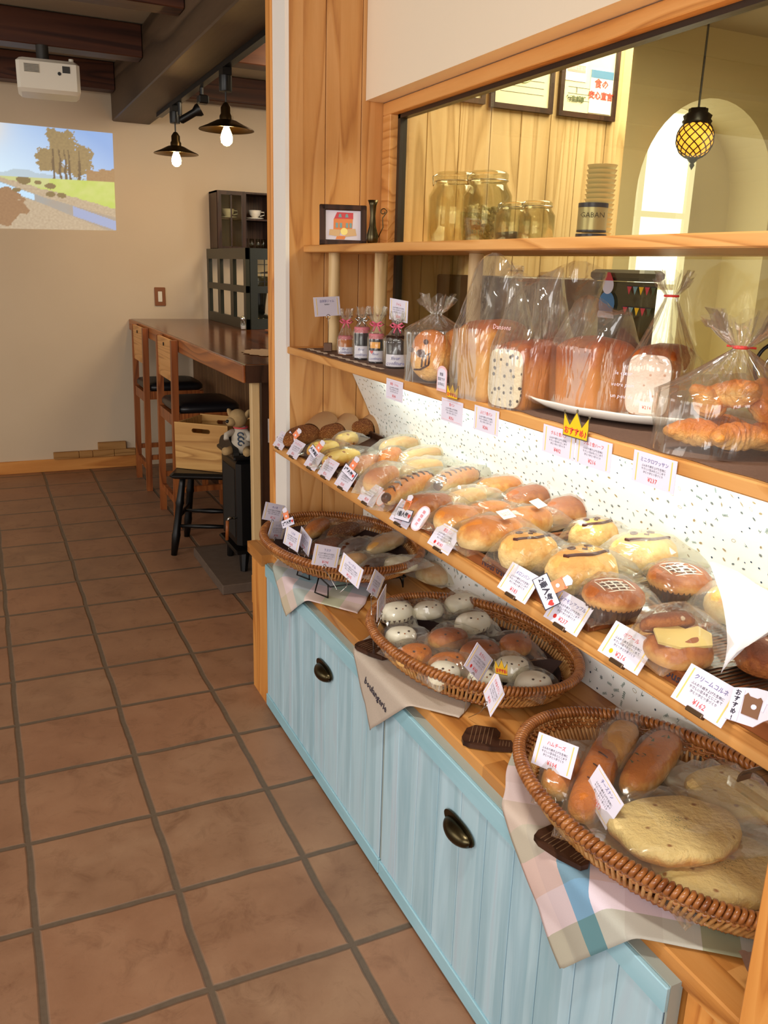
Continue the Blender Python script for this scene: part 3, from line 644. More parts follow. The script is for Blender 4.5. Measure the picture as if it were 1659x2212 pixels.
# black stool with crate
t_ = thing('side_stool', 'black turned-leg stool carrying a wooden crate', 'stool', (1.0, 1.84, 0), R(-24))
obj('seat', MB().box(-.17, .17, -.17, .17, .395, .425, b=.012), 'black_iron', t_, 30)
for sx in (-1, 1):
    for sy in (-1, 1):
        a = Vector((sx*.115, sy*.11, .40)); b = Vector((sx*.165, sy*.155, 0))
        obj('leg', MB().tube([a.lerp(b, k) for k in (0, .12, .3, .34, .38, .7, .74, 1)], [.014, .016, .019, .022, .018, .019, .022, .015], 10), 'black_iron', t_, True)
for z, k in ((.19, .55),):
    for s_ in (-1, 1): obj('stretcher', MB().tube([(s_*.14, -.135, z), (s_*.14, 0, z), (s_*.14, .135, z)], [.008, .012, .008], 8), 'black_iron', t_, True)
    obj('stretcher', MB().tube([(-.14, 0, z), (0, 0, z), (.14, 0, z)], [.007, .014, .007], 8), 'black_iron', t_, True)
obj('stretcher', MB().tube([(-.145, -.14, .15), (0, -.14, .15), (.145, -.14, .15)], [.008, .012, .008], 8), 'black_iron', t_, True)
t_ = thing('wooden_crate', 'open pale wooden crate with oval hand holes on the black stool', 'crate', (1.03, 1.86, .427), R(-42))
def wall_with_hole(L, H, th, m4):
    """board with a long hand hole near its top edge, at y=0..th"""
    m_ = MB(); hx, hz, hr = .05, H-.036, .011
    N_ = 40; inner = []; outer = []
    for k in range(N_):
        a = 2*PI*k/N_; cx = math.copysign(hx-hr, math.cos(a)) if abs(math.cos(a)) > 1e-9 else 0
        inner.append((cx+hr*math.cos(a), hz+hr*math.sin(a)))
        # rectangle point in the same direction
        dx, dz = math.cos(a), math.sin(a); tx = (L/2)/abs(dx) if abs(dx) > 1e-6 else 9; tz = ((H-hz) if dz > 0 else hz)/abs(dz) if abs(dz) > 1e-6 else 9
        q = min(tx, tz); outer.append((dx*q, hz+dz*q))
    for cxx, czz in ((L/2, H), (-L/2, H), (-L/2, 0), (L/2, 0)):
        a = math.atan2(czz-hz, cxx) % (2*PI); k = round(a/(2*PI)*N_) % N_; outer[k] = (cxx, czz)
    V = []
    for y in (0, th): V += [(x, y, z) for x, z in inner]+[(x, y, z) for x, z in outer]
    F = []
    for k in range(N_):
        j = (k+1) % N_; F += [(k, j, N_+j, N_+k)[::-1], (2*N_+k, 2*N_+j, 3*N_+j, 3*N_+k), (k, j, 2*N_+j, 2*N_+k), (N_+k, N_+j, 3*N_+j, 3*N_+k)[::-1]]
    return m_.add([m4 @ Vector(p) for p in V], F)
CH = .232
for nm, y in (('front_board', -.135), ('back_board', .125)):
    obj(nm, wall_with_hole(.29, CH, .010, Matrix.Translation((0, y, 0))), 'crate_wood', t_)
for x in (-.145, .135): obj('side_board', MB().box(x, x+.01, -.124, .124, 0, CH-.004), 'crate_wood', t_)
obj('bottom_board', MB().box(-.134, .134, -.124, .124, 0, .008), 'crate_wood', t_)
# stove on its slab, soft toy on top
tag(obj('stone_slab', MB().box(.875, 1.40, 1.15, 1.72, 0, .045, b=.004), 'slab'), 'dark rough stone slab on the floor under the stove', 'slab')
t_ = thing('wood_stove', 'black cast-iron stove standing on the slab beside the post', 'stove', (1.175, 1.42, .046))
obj('body', MB().box(-.19, .22, -.14, .14, .11, .53, b=.02), 'black_iron', t_, 30)
obj('top_plate', MB().box(-.205, .235, -.155, .155, .53, .552, b=.006), 'black_iron', t_, 30)
hp = [(-.13, .55)]+[(-.13+.10*(1-math.cos(PI*k/16))*1.3, .55+.07*math.sin(PI*k/16)) for k in range(1, 16)]+[(.13, .55)]
obj('top_lid', MB().prism(hp, -.012, .012, Matrix.Translation((-.19, -.01, 0)) @ Matrix.Rotation(R(90), 4, 'Z') @ Matrix.Rotation(R(90), 4, 'X')), 'black_rubber', t_)
obj('bottom_plate', MB().box(-.205, .235, -.155, .155, .092, .11, b=.006), 'black_iron', t_, 30)
for sx in (-.15, .18):
    for sy in (-.1, .1): obj('leg', MB().tube([(sx, sy, .1), (sx-.01*(1 if sx > 0 else -1)*-1, sy*1.2, 0)], [.028, .016], 8), 'black_iron', t_, 40)
obj('door_seam', MB().box(-.192, -.189, -.10, .10, .16, .48), 'dark_gap', t_)
obj('door_handle', MB().tube([(-.19, -.12, .26), (-.225, -.12, .262), (-.232, -.12, .25)], .006, 8), 'steel', t_, True)
obj('handle_grip', MB().tube([(-.232, -.12, .25), (-.236, -.12, .16)], .008, 8), 'stool_wood', t_, True)
def ell(c, r, n=16, m=10, jit=0., rot=None):
    mb = MB(); rm = rot.to_matrix() if rot else None
    def f(u, v):
        a = 2*PI*u; b = PI*(v-.5); p = Vector((r[0]*math.cos(b)*math.cos(a), r[1]*math.cos(b)*math.sin(a), r[2]*math.sin(b)))
        if jit: p *= 1+jit*noise.noise(p*40+Vector(c)*9)
        if rm: p = rm @ p
        return p+Vector(c)
    mb.grid(f, n, m, True); return mb
t_ = thing('plush_dog', 'tan plush dog in a blue patterned vest sitting on the stove', 'soft toy', (1.02, 1.32, .60), R(-35))
bd = ell((0, 0, .062), (.045, .04, .065), jit=.05)
obj('body', bd, 'plush_white', t_, True)
sw = MB()
for k in range(3):
    pts = [(.01+.016*math.cos(a*1.0)*(1-a/9), -.041-.002*k, .07+.02*k-.02+.014*math.sin(a)*(1-a/9)) for a in [i*.5 for i in range(12)]]; sw.tube(pts, .003, 6)
obj('vest_pattern', sw, 'plush_blue', t_, True)
hd = obj('head', ell((-.01, -.012, .158), (.042, .044, .042), jit=.04), 'plush', t_, True)
obj('snout', ell((-.03, -.045, .148), (.024, .028, .02)), 'plush', hd, True)
obj('nose', ell((-.038, -.068, .152), (.009, .008, .008)), 'black_rubber', hd, True)
for s_ in (-1, 1):
    obj('ear', ell((-.01+s_*.036, -.0, .172), (.012, .02, .03), rot=Euler((0, s_*.5, 0))), 'plush', hd, True)
    obj('leg', MB().tube([(s_*.03, -.01, .02), (s_*.045, -.05, .016), (s_*.05, -.075, .02)], [.02, .018, .018], 10), 'plush', t_, True)
    obj('arm', MB().tube([(s_*.03, -.015, .10), (s_*.055, -.04, .085), (s_*.05, -.055, .07)], [.014, .013, .012], 10), 'plush_white', t_, True)
obj('collar', MB().tube([(.03*math.cos(a), -.004+.03*math.sin(a), .118) for a in [i*PI/8 for i in range(16)]], .004, 6, True), 'art_red', t_, True)
# ---------------------------------------------------------------- display unit
t_ = thing('display_cabinet', 'long low cabinet with blue washed front and butcher-block top', 'cabinet', (0, 0, 0))
obj('worktop', MB().box(.785, 1.212, -2.1, .298, .495, .53, b=.003), 'worktop', t_)
obj('carcass', MB().box(.80, 1.20, -2.08, .135, .0, .494).box(.765, .80, .137, .298, .0, .494), 'pine_z', t_)
obj('corner_block', MB().box(.75, .785, .137, .298, .494, .531), 'worktop', t_)
obj('end_board', MB().box(.790, .80, -2.08, -1.668, .0, .494), 'pine_z', t_)
for y0, y1, hy in ((-.760, .132, -.398), (-1.660, -.764, -1.118)):
    dr = obj('door', MB().box(.766, .788, y0, y1, .012, .505), 'grey_edge', t_)
    pb = MB(); y = y0+.004
    while y < y1-.01:
        ye = min(y+.0905, y1-.003); pb.box(.7625, .767, y+.0011, ye-.0011, .05, .462, b=.001); y = ye
    obj('boards', pb, 'blue_wash', dr)
    obj('backing', MB().box(.7655, .7662, y0+.004, y1-.004, .05, .462), 'motif_dark', dr)  # dark sheet paints shade into the grooves between the boards
    obj('door_rails', MB().box(.7585, .7665, y0, y1, .010, .05, b=.0015).box(.7585, .7665, y0, y1, .462, .503, b=.0015), 'blue_rail', dr)
    # cup pull: a quarter shell open below
    h_ = MB()
    def cp(u, v):
        a = PI*u; e = max(0, math.sin(PI*v))**.45
        return (.7585-.026*math.sin(a)*e, hy+(.5-v)*.092, .378+.021*math.cos(a)*e-.004*e)
    h_.grid(cp, 12, 18); hh = obj('cup_handle', h_, 'antique_brass', dr, True)
    sm_ = hh.modifiers.new('solid', 'SOLIDIFY'); sm_.thickness = .002
    obj('backplate', MB().prism([(math.copysign(abs(math.cos(a))**.7, math.cos(a))*.056, math.sin(a)*.019) for a in [i*PI/12 for i in range(24)]], 0, .003, Matrix.Translation((.7585, hy, .384)) @ Matrix.Rotation(R(-90), 4, 'Y') @ Matrix.Rotation(R(90), 4, 'Z')), 'antique_brass', dr)
def board(nm, x0, x1, z0, z1, label, y1=.299):
    o = obj(nm, MB().box(x0, x1, -2.2, y1, z0, z1, b=.0025), 'pine_y'); tag(o, label, 'shelf'); return o
board('display_shelf', .842, 1.20, .830, .862, 'lowest pine display shelf carrying trays of wrapped buns')
board('display_shelf', .891, 1.205, 1.144, 1.166, 'middle pine shelf carrying jam jars and bagged loaves')
board('display_shelf', .945, 1.235, 1.455, 1.476, 'top pine shelf in front of the window, with the picture frame')
board('kitchen_sill', 1.26, 1.56, 1.462, 1.480, 'kitchen side shelf carrying glass jars behind the window')
for x, y, z0, z1, lab in ((.995, .160, 1.1665, 1.4545, 'round pale dowel post nearest the partition, behind the jam jars'), (1.045, -.065, 1.1665, 1.4545, 'second round pale dowel post, behind the jam jars with ribbons'), (1.12, .09, 1.1665, 1.4545, 'round dowel post set back near the window jamb'), (1.10, -.49, 1.1665, 1.4545, 'round dowel post rising behind the tall bagged loaf')):
    tag(obj('dowel_post', MB().tube([(x, y, z0), (x, y, z1)], .0175, 20), 'pale_post', None, 40), lab, 'post', 'dowel posts between the shelves')
tag(obj('shelf_post', MB().box(.742, .783, -1.835, -1.782, 0, 2.3, b=.003), 'pine_z'), 'square pine post at the right end of the display', 'post')
# printed paper behind and below the buns
def pap_up(u):
    pts = [(1.118, 1.075), (1.135, 1.04), (1.168, .975), (1.188, .93), (1.199, .885), (1.20, .864)]
    k = u*(len(pts)-1); i = min(int(k), len(pts)-2); f = k-i
    return pts[i][0]+(pts[i+1][0]-pts[i][0])*f, pts[i][1]+(pts[i+1][1]-pts[i][1])*f
pm = MB(); pm.grid(lambda u, v: (pap_up(u)[0], .297-v*2.49, pap_up(u)[1]), 16, 40)
pm.grid(lambda u, v: (1.118+.03*(1-u), .297-v*2.49, 1.1425-.0675*u), 4, 40)
t_ = thing('patterned_paper', 'white printed paper curving behind the buns under the middle shelf', 'paper', (0, 0, 0))
obj('sheet', pm, 'patterned_paper', t_, True)
rnd = random.Random(5)
def motif(mb, P, N, U_, V_, kind, s, rot):
    """small drawn sprigs, leaves, dots laid just on the sheet"""
    c, s_ = math.cos(rot), math.sin(rot)
    def q(a, b): a, b = a*c-b*s_, a*s_+b*c; return P+U_*(a*s)+V_*(b*s)+N*.0006
    def poly(pts, mi): mb.add([q(*p) for p in pts], [tuple(range(len(pts)))], mi)
    def leaf(x, y, a, l, w, mi): poly([(x, y), (x+l*.5*math.cos(a)-w*math.sin(a), y+l*.5*math.sin(a)+w*math.cos(a)), (x+l*math.cos(a), y+l*math.sin(a)), (x+l*.5*math.cos(a)+w*math.sin(a), y+l*.5*math.sin(a)-w*math.cos(a))], mi)
    if kind == 0:
        leaf(0, -1, PI/2, 2, .05, 0)
        for k in range(4):
            for sg in (-1, 1): leaf(0, -.7+k*.42, PI/2-sg*.8, .5, .1, 1)
    elif kind == 1:
        for k in range(7): leaf(0, 0, k*2*PI/7, .55, .1, 0)
    elif kind == 2: poly([(.5*math.cos(k), .28*math.sin(k)) for k in [i*PI/5 for i in range(10)]], rnd.choice((2, 2, 0)))
    elif kind == 3: poly([(.25*math.cos(k), .25*math.sin(k)) for k in [i*PI/4 for i in range(8)]], 3)
    elif kind == 4: leaf(-.8, 0, 0, 1.6, .2, rnd.choice((0, 2)))
    elif kind == 5:
        n_ = 12
        for k in range(n_):
            a, b = 2*PI*k/n_, 2*PI*(k+1)/n_; poly([(.6*math.cos(a), .4*math.sin(a)), (.6*math.cos(b), .4*math.sin(b)), (.5*math.cos(b), .31*math.sin(b)), (.5*math.cos(a), .31*math.sin(a))], 2)
    elif kind == 6:
        leaf(-.7, -.5, .6, 1.6, .07, 0); leaf(-.7, .4, -.2, 1., .06, 1); leaf(0, 0, 1.8, .6, .12, 1)
mm = MB(); placed = []
for k in range(2600):
    u = rnd.uniform(.03, .97); y = rnd.uniform(-2.15, .28)
    x, z = pap_up(u); du = pap_up(min(1, u+.02)); V_ = Vector((du[0]-x, 0, du[1]-z)).normalized(); U_ = Vector((0, -1, 0)); N_ = Vector((V_.z, 0, -V_.x))
    if N_.x > 0: N_ = -N_
    arc = u*.23
    if any(abs(y-p[0]) < .0135 and abs(arc-p[1]) < .0125 for p in placed): continue
    placed.append((y, arc)); motif(mm, Vector((x, y, z)), N_, U_, V_, rnd.choice((0, 1, 2, 2, 3, 3, 4, 5, 6)), rnd.uniform(.0062, .0092), rnd.uniform(0, 6.28))
obj('printed_motifs', mm, ['motif_grey', 'motif_green', 'motif_tan', 'motif_dark'], t_)
t_ = thing('patterned_paper', 'white printed paper on the upright between worktop and lowest shelf', 'paper', (0, 0, 0))
obj('sheet', MB().box(1.168, 1.170, -2.1, .297, .531, .828), 'patterned_paper', t_)
mm = MB(); placed = []
for k in range(3000):
    z = rnd.uniform(.54, .82); y = rnd.uniform(-1.95, .28)
    if any(abs(y-p[0]) < .0165 and abs(z-p[1]) < .0165 for p in placed): continue
    placed.append((y, z)); motif(mm, Vector((1.168, y, z)), Vector((-1, 0, 0)), Vector((0, -1, 0)), Vector((0, 0, 1)), rnd.choice((0, 0, 1, 2, 3, 4, 5, 6, 6)), rnd.uniform(.0075, .0115), rnd.uniform(0, 6.28))
obj('printed_motifs', mm, ['motif_grey', 'motif_green', 'motif_tan', 'motif_dark'], t_)
tag(obj('led_strip', MB().box(1.015, 1.04, -2.1, .06, 1.134, 1.1435), 'led_glow'), 'white LED strip lamp under the middle shelf', 'lamp')
# trays on the lowest shelf
def tray(y0, y1, label, mat='tray_wood', txt=None, x0=.850, x1=1.165, zt=.886, rack=True):
    t_ = thing('wooden_tray', label, 'tray', (0, 0, 0))
    z0 = .8625
    obj('frame', MB().box(x0, x0+.010, y0, y1, z0, zt, b=.0015).box(x1-.010, x1, y0, y1, z0, zt+.01, b=.0015).box(x0+.01, x1-.01, y0, y0+.01, z0, zt, b=.0015).box(x0+.01, x1-.01, y1-.01, y1, z0, zt, b=.0015), mat, t_)
    obj('bottom', MB().box(x0+.01, x1-.01, y0+.01, y1-.01, z0, z0+.01), mat, t_)
    if rack:
        r_ = MB(); y = y0+.014
        while y < y1-.012: r_.box(x0+.01, x1-.01, y, y+.0022, zt-.008, zt-.0055); y += .0085
        r_.box(x0+.03, x0+.034, y0+.01, y1-.01, zt-.0105, zt-.008).box(x1-.04, x1-.036, y0+.01, y1-.01, zt-.0105, zt-.008)
        obj('wire_rack', r_, 'wire', t_)
    if txt:
        for s_, y in txt: text(s_, .020, 'ink_dark', t_, (x0-.0004, y, (z0+zt)/2+.001), (R(90), 0, R(-90)), name='burnt_lettering', shear=.25, bold=.0003)
    return t_
tray(-.34, .285, 'dark tray of breaded buns at the far left end of the shelf', 'dark_frame', None, .850, 1.165, .880, False)
tray(-.925, -.355, 'wooden tray in the middle holding long rolls and large golden buns', txt=(('Nous', -.80),))
tray(-1.322, -.935, 'wooden tray holding the smiling melon buns and dark tarts', txt=(('Nous travaillons', -1.06),))
tray(-1.80, -1.402, 'wooden tray at the right holding the split sandwich', txt=(('Nous travaillons', -1.545),))
# cloths on the worktop: one unrolled sheet each, laid flat then hanging over the front edge
def cloth(label, quad, mat, nu=40, nv=40, amp=.004, seed=1, hem=None, lettering=None):
    """quad: four corners in the unrolled plane (d, y); d<0 lies on the top, d>0 hangs"""
    mb = MB(); uvs = []
    def fold(d, y):
        w_ = noise.noise(Vector((d*9, y*9, seed)))*amp
        xe, r_ = .750, .010
        if d < 0: return (xe+r_-d, y, .5345+r_*0+abs(w_)*.4)
        if d < r_*PI/2: a = d/r_; return (xe+r_-r_*math.sin(a), y, .5345-r_+r_*math.cos(a)+0)
        k = d-r_*PI/2; return (xe-abs(w_)*min(1, k*12)*1.6-.02*k, y+w_*.5*min(1, k*8), .5345-r_-k)
    A, B, C, D = quad
    V = []
    for i in range(nu+1):
        for j in range(nv+1):
            u, v = i/nu, j/nv
            d = (A[0]*(1-u)+B[0]*u)*(1-v)+(D[0]*(1-u)+C[0]*u)*v; y = (A[1]*(1-u)+B[1]*u)*(1-v)+(D[1]*(1-u)+C[1]*u)*v
            d += .003*math.sin(v*19+seed)*(abs(u-.5) > .48); V.append(fold(d, y))
            L1 = math.dist(A, B); L2 = math.dist(A, D); uvs.append((u*L1, v*L2))
    F = [(i*(nv+1)+j, (i+1)*(nv+1)+j, (i+1)*(nv+1)+j+1, i*(nv+1)+j+1) for i in range(nu) for j in range(nv)]
    mb.add(V, F); mb.uv = uvs
    o = obj('cloth', mb, mat, None, True); sm_ = o.modifiers.new('solid', 'SOLIDIFY'); sm_.thickness = .0012; sm_.offset = 1
    return tag(o, label, 'cloth'), fold
cloth('pastel checked cloth under the far basket, its corner over the cabinet', [(-.302, -.121), (-.10, .177), (.115, -.111), (-.087, -.41)], 'plaid_soft', seed=2)
lo, fold2 = cloth('beige linen cloth with black lettering under the middle basket', [(-.327, -.764), (-.105, -.506), (.155, -.726), (-.067, -.984)], 'linen', seed=7, amp=.003)
# lettering follows the hanging corner
tm = text_mesh('boulangerie', .0265, 'ink_dark', 'CENTER', 0, .0005, .2).copy()
for v_ in tm.vertices:
    a = R(-7); p = v_.co; d = .055-(p.x*math.sin(a)+p.y*math.cos(a)); y = -.744-(p.x*math.cos(a)-p.y*math.sin(a)); q = fold2(d, y); v_.co = (q[0]-.0026, q[1], q[2])
link('lettering', tm, lo)
cloth('large plaid cloth in pink, blue and green hanging from under the near basket', [(-.42, -1.40), (-.10, -1.127), (.175, -1.464), (-.145, -1.716)], 'plaid', 60, 60, .006, 11)

# ---------------------------------------------------------------- baskets
def basket(label, cx, cy, ax, ay, zb, zr, tilt=0., spin=0., lining='cocoa_cloth', n_wrap=120, stand=False):
    H = zr-zb
    t_ = thing('wicker_basket', label, 'basket', (cx, cy, zb), (0, tilt, spin), 'wicker baskets on the worktop')
    P_ = lambda a, k, o=0.: Vector(((ax*k+o)*math.cos(a), (ay*k+o)*math.sin(a), 0))
    # base plate of woven rings
    b_ = MB()
    for q in range(12):
        k = .06+.72*q/11; b_.tube([P_(2*PI*i/60, k)+Vector((0, 0, .004+.0015*((i+q) % 2))) for i in range(60)], .0062, 5, True)
    obj('base', b_, 'wicker', t_, True)
    s_ = MB(); n_ = int(n_wrap*.95)
    for i in range(n_):
        a = 2*PI*i/n_; a2 = a+.03
        s_.tube([P_(a, .80)+Vector((0, 0, .004)), P_(a+.01, .90)+Vector((0, 0, H*.3)), P_(a+.02, .965)+Vector((0, 0, H*.65)), P_(a2, 1.0)+Vector((0, 0, H-.006))], .0033, 5, cap=False)
    obj('side_stakes', s_, 'wicker_light', t_, True)
    w_ = MB()
    for q, (k, z) in enumerate(((.82, .10), (.845, .17), (.872, .25), (.955, .62), (.965, .69), (.975, .76))):
        w_.tube([P_(2*PI*i/(n_), k, .0035*(1 if (i+q) % 2 else -1))+Vector((0, 0, H*z)) for i in range(n_)], .0034, 5, True)
    obj('side_weavers', w_, 'wicker', t_, True)
    m_ = MB()
    for i in range(n_wrap):
        s0 = 2*PI*i/n_wrap; c_ = P_(s0, 1.0)+Vector((0, 0, H-.005)); tg = Vector((-ax*math.sin(s0), ay*math.cos(s0), 0)); sp_ = tg.length*2*PI/n_wrap; tg.normalize(); nn = Vector((tg.y, -tg.x, 0))
        m_.tube([c_+nn*(.0085*math.cos(p))+Vector((0, 0, .0078*math.sin(p)))+tg*(sp_*.35*math.sin(p)) for p in [2*PI*k/10+1.2 for k in range(10)]], sp_*.46, 6, True)
    obj('rim', m_, 'wicker', t_, True)
    if lining:
        l_ = MB()
        def ln(u, v):
            a = 2*PI*v; k = [0, .3, .6, .74, .80, .85][round(u*5)]; z = [.0125, .0125, .0125, .014, .024, .034][round(u*5)]
            return P_(a, k)+Vector((0, 0, z+.002*noise.noise(Vector((k*9, math.cos(a)*3, math.sin(a)*3)))))
        l_.grid(ln, 6, 60, False, True); obj('lining', l_, lining, t_, True)
    return t_
basket('oval wicker basket at the far end, raised on a wire stand', .925, -.088, .208, .288, .578, .638, 0, R(10), n_wrap=160)
basket('oval wicker basket in the middle holding the little seal-faced buns', .965, -.780, .192, .284, .5375, .608, 0, R(12), n_wrap=165)
basket('large oval wicker basket nearest the camera holding flatbreads', .955, -1.448, .198, .300, .5375, .612, 0, R(8), lining='linen', n_wrap=178)
st = MB()
for sx in (-1, 1):
    for sy in (-1, 0, 1):
        x = .925+sx*.115; y = -.065+sy*.15; st.tube([(x-.0, y, .577), (x-sx*-.02, y-.02, .5385), (x+sx*.0, y-.07, .5385), (x, y-.07, .577)], .0022, 6)
st.tube([(.81, -.30, .5755), (.81, .10, .5755), (1.04, .10, .5755), (1.04, -.30, .5755)], .0022, 6, True)
tag(obj('wire_stand', st, 'black_iron', None, True), 'black bent-wire stand under the far basket', 'stand')

# ---------------------------------------------------------------- bread, wrapping
def se(c, e): return math.copysign(abs(c)**e, c)
def bun_mb(L, W_, H, ex=1., seed=0., lump=.04, prof=None, flat=1., n=28):
    """rounded bread with flattened base; ex<1 squarer outline"""
    prof = prof or ((.0, .0), (.70, .0), (.93, .10), (1., .30), (.985, .50), (.90, .72), (.72, .88), (.48, .965), (.22, .995), (0, 1.))
    mb = MB(); K = len(prof)
    def f(u, v):
        a = 2*PI*u; r_, z = prof[round(v*(K-1))]
        p = Vector((L/2*r_*se(math.cos(a), ex), W_/2*r_*se(math.sin(a), ex), H*z))
        k = 1+lump*noise.noise(Vector((p.x*26+seed, p.y*26, p.z*26)))*2
        return (p.x*k, p.y*k, p.z*(1+lump*noise.noise(Vector((p.x*20, p.y*20+seed, 5)))*1.5))
    mb.grid(f, n, K, True); return mb
_cache = {}
def cmesh(key, fn):
    if key not in _cache: _cache[key] = fn()
    return _cache[key]
def bag_mb(L, W_, H, seed, fin=.35, amp=.0035, skew=.3):
    """pillow of clear film round a bun: snug middle, flat crimped tail, crisp facets"""
    mb = MB(); nu, nv = 15, 18; rr = random.Random(seed*7+1); V = []
    for i in range(nu):
        x = i/(nu-1)*2-1+(rr.uniform(-.04, .04) if 0 < i < nu-1 else 0)
        for j in range(nv):
            a = 2*PI*(j+.5*(i % 2)+rr.uniform(-.25, .25))/nv
            X = x*L/2*(1+fin*1.0*max(0, x)**2+fin*.25*(x < 0)*abs(x))
            body = max(0., 1-abs(x)**2.4); hz = H*(.50*body**.55+.012); wy = W_/2*(.94+.14*max(0, x)**3)
            c_ = H*.5*(.2+.8*body)+.030*max(0, x-.5)*fin*2
            k = 1+rr.uniform(-.02, .07)
            z = c_+hz*se(math.sin(a), .8)*k
            z += rr.uniform(-.3, 1)*amp*1.3*(math.sin(a) > .1)
            V.append((X, wy*se(math.cos(a), .8)*k, max(z, .0006+.0004*rr.random())))
    F = []
    for i in range(nu-1):
        for j in range(nv):
            p, q = i*nv+j, i*nv+(j+1) % nv; r_, s_ = (i+1)*nv+j, (i+1)*nv+(j+1) % nv
            if i % 2 == 0: F += [(p, q, r_), (q, s_, r_)]
            else: F += [(p, s_, r_), (p, q, s_)]
    mb.add(V, F); return mb
def wrapped(label, cat, x, y, z, L, W_, H, rot, mat, ex=1., seed=0, bag='film', sticker=None, extra=None, group=None, tilt=0., lump=.04, nm='wrapped_bun', fin=.45, prof=None, bagscale=(1.08, 1.10, 1.06), part='bun', zb_low=False):
    t_ = thing(nm, label, cat, (x, y, z), (tilt, 0, rot), group)
    b_ = link(part, cmesh(('bun', round(L, 3), round(W_, 3), round(H, 3), mat, ex, seed), lambda: mkmesh(part, bun_mb(L, W_, H, ex, seed, lump, prof), mat, True)), t_)
    if extra: extra(t_, b_, L, W_, H)
    if ex < .9: bagscale = (1.22, 1.2, 1.16) if ex < .84 and zb_low is False else (1.14, 1.12, 1.12)
    if bag:
        link('film_bag', mkmesh('film_bag', bag_mb(L*bagscale[0], W_*bagscale[1], H*bagscale[2], seed+1, fin), bag, 22), t_, (0, 0, -.0005), (0, 0, 0))
    if sticker:
        s_ = MB().box(-.018, .018, -.013, .013, 0, .0006)
        so = obj('sticker', s_, 'card_cream', t_, False, (L*.12, -W_*.22, H*1.19), (R(24), 0, R(15)))
        text('しっとり\nふわふわ', .0062, 'ink_red', so, (0, 0, .0009))
    return t_
def dot(t_, x, y, z, r, mat='eye_dark', nm='eye'): return link(nm, cmesh(('dot', r, mat), lambda: mkmesh(nm, ell((0, 0, 0), (r, r, r*.6), 10, 6), mat, True)), t_, (x, y, z))
def top_z(L, W_, H, x, y):
    q = min(.98, math.sqrt((x/(L/2))**2+(y/(W_/2))**2)); T = ((0, 1.), (.22, .995), (.48, .965), (.72, .88), (.90, .72), (.985, .50))
    for (a, b), (c, d) in zip(T, T[1:]):
        if q <= c: return H*(b+(d-b)*(q-a)/(c-a))
    return H*.5
def stroke(t_, L, W_, H, pts, r, nm='chocolate_line', mat='chocolate'):
    P = []
    for i in range(len(pts)-1):
        for k in range(5): f = k/5; P.append((pts[i][0]*(1-f)+pts[i+1][0]*f, pts[i][1]*(1-f)+pts[i+1][1]*f))
    P.append(pts[-1]); obj(nm, MB().tube([(x*L/2, y*W_/2, top_z(L, W_, H, x*L/2, y*W_/2)+.0016) for x, y in P], r, 6), mat, t_, True)
def melon_face(t_, b_, L, W_, H):
    sc_ = math.sin
    stroke(t_, L, W_, H, [(-.62+i*.155, -.18-.30*math.sin(PI*i/8)) for i in range(9)], .0031)
    stroke(t_, L, W_, H, [(-.66, -.08), (-.58, -.26)], .0031); stroke(t_, L, W_, H, [(.58, -.28), (.68, -.1)], .0031)
    for s_ in (-1, 1): stroke(t_, L, W_, H, [(s_*.26+.09*math.cos(a), .28+.12*math.sin(a)) for a in [i*PI/4 for i in range(9)]], .0020)
    stroke(t_, L, W_, H, [(-.05, .04), (.04, -.08), (.1, .06)], .0016)
def choc_marks(t_, b_, L, W_, H):
    for k in range(7):
        x = -.75+k*.25; stroke(t_, L, W_, H, [(x-.05, -.5), (x+.03, -.1), (x+.02, .3), (x+.1, .5)], .0026)
def sausage_ends(t_, b_, L, W_, H):
    for s_ in (-1, 1): obj('sausage', ell((s_*L*.47, 0, H*.45), (.016, .013, .013)), 'crust_dark', t_, True)
def choc_sausage(t_, b_, L, W_, H): choc_marks(t_, b_, L, W_, H); sausage_ends(t_, b_, L, W_, H)
def cheese_top(t_, b_, L, W_, H):
    mb = MB()
    mb.grid(lambda u, v: (L*.40*u*math.cos(2*PI*v)*(1+.1*math.sin(v*31)), W_*.30*u*math.sin(2*PI*v), top_z(L, W_, H, L*.4*u*math.cos(2*PI*v), W_*.3*u*math.sin(2*PI*v))+.002*(1-u)-.0008), 7, 36, False, True)
    obj('melted_cheese', mb, 'crust_cheese', t_, True)
def greens(t_, b_, L, W_, H):
    mb = MB(); rr = random.Random(3)
    for k in range(14):
        x, y = rr.uniform(-.3, .3)*L, rr.uniform(-.25, .25)*W_; z = top_z(L, W_, H, x, y); a = rr.uniform(0, 6)
        mb.add([(x, y, z+.003), (x+.008*math.cos(a), y+.008*math.sin(a), z+.006), (x+.004*math.cos(a+1.3), y+.006*math.sin(a+1.3), z+.002)], [(0, 1, 2)])
    obj('chopped_herbs', mb, 'stained_green', t_)
def kraft_sleeve(t_, b_, L, W_, H):
    mb = MB(); mb.grid(lambda u, v: (L*(.22+.52*u), W_*.56*(1+.25*u)*math.cos(PI*v), .001+H*(1.0+.45*u+.5*u*abs(v-.5))*math.sin(PI*v)**.8), 8, 14)
    obj('paper_sleeve', mb, 'kraft', t_, True)
D = lambda f: (lambda *a: f(*a))
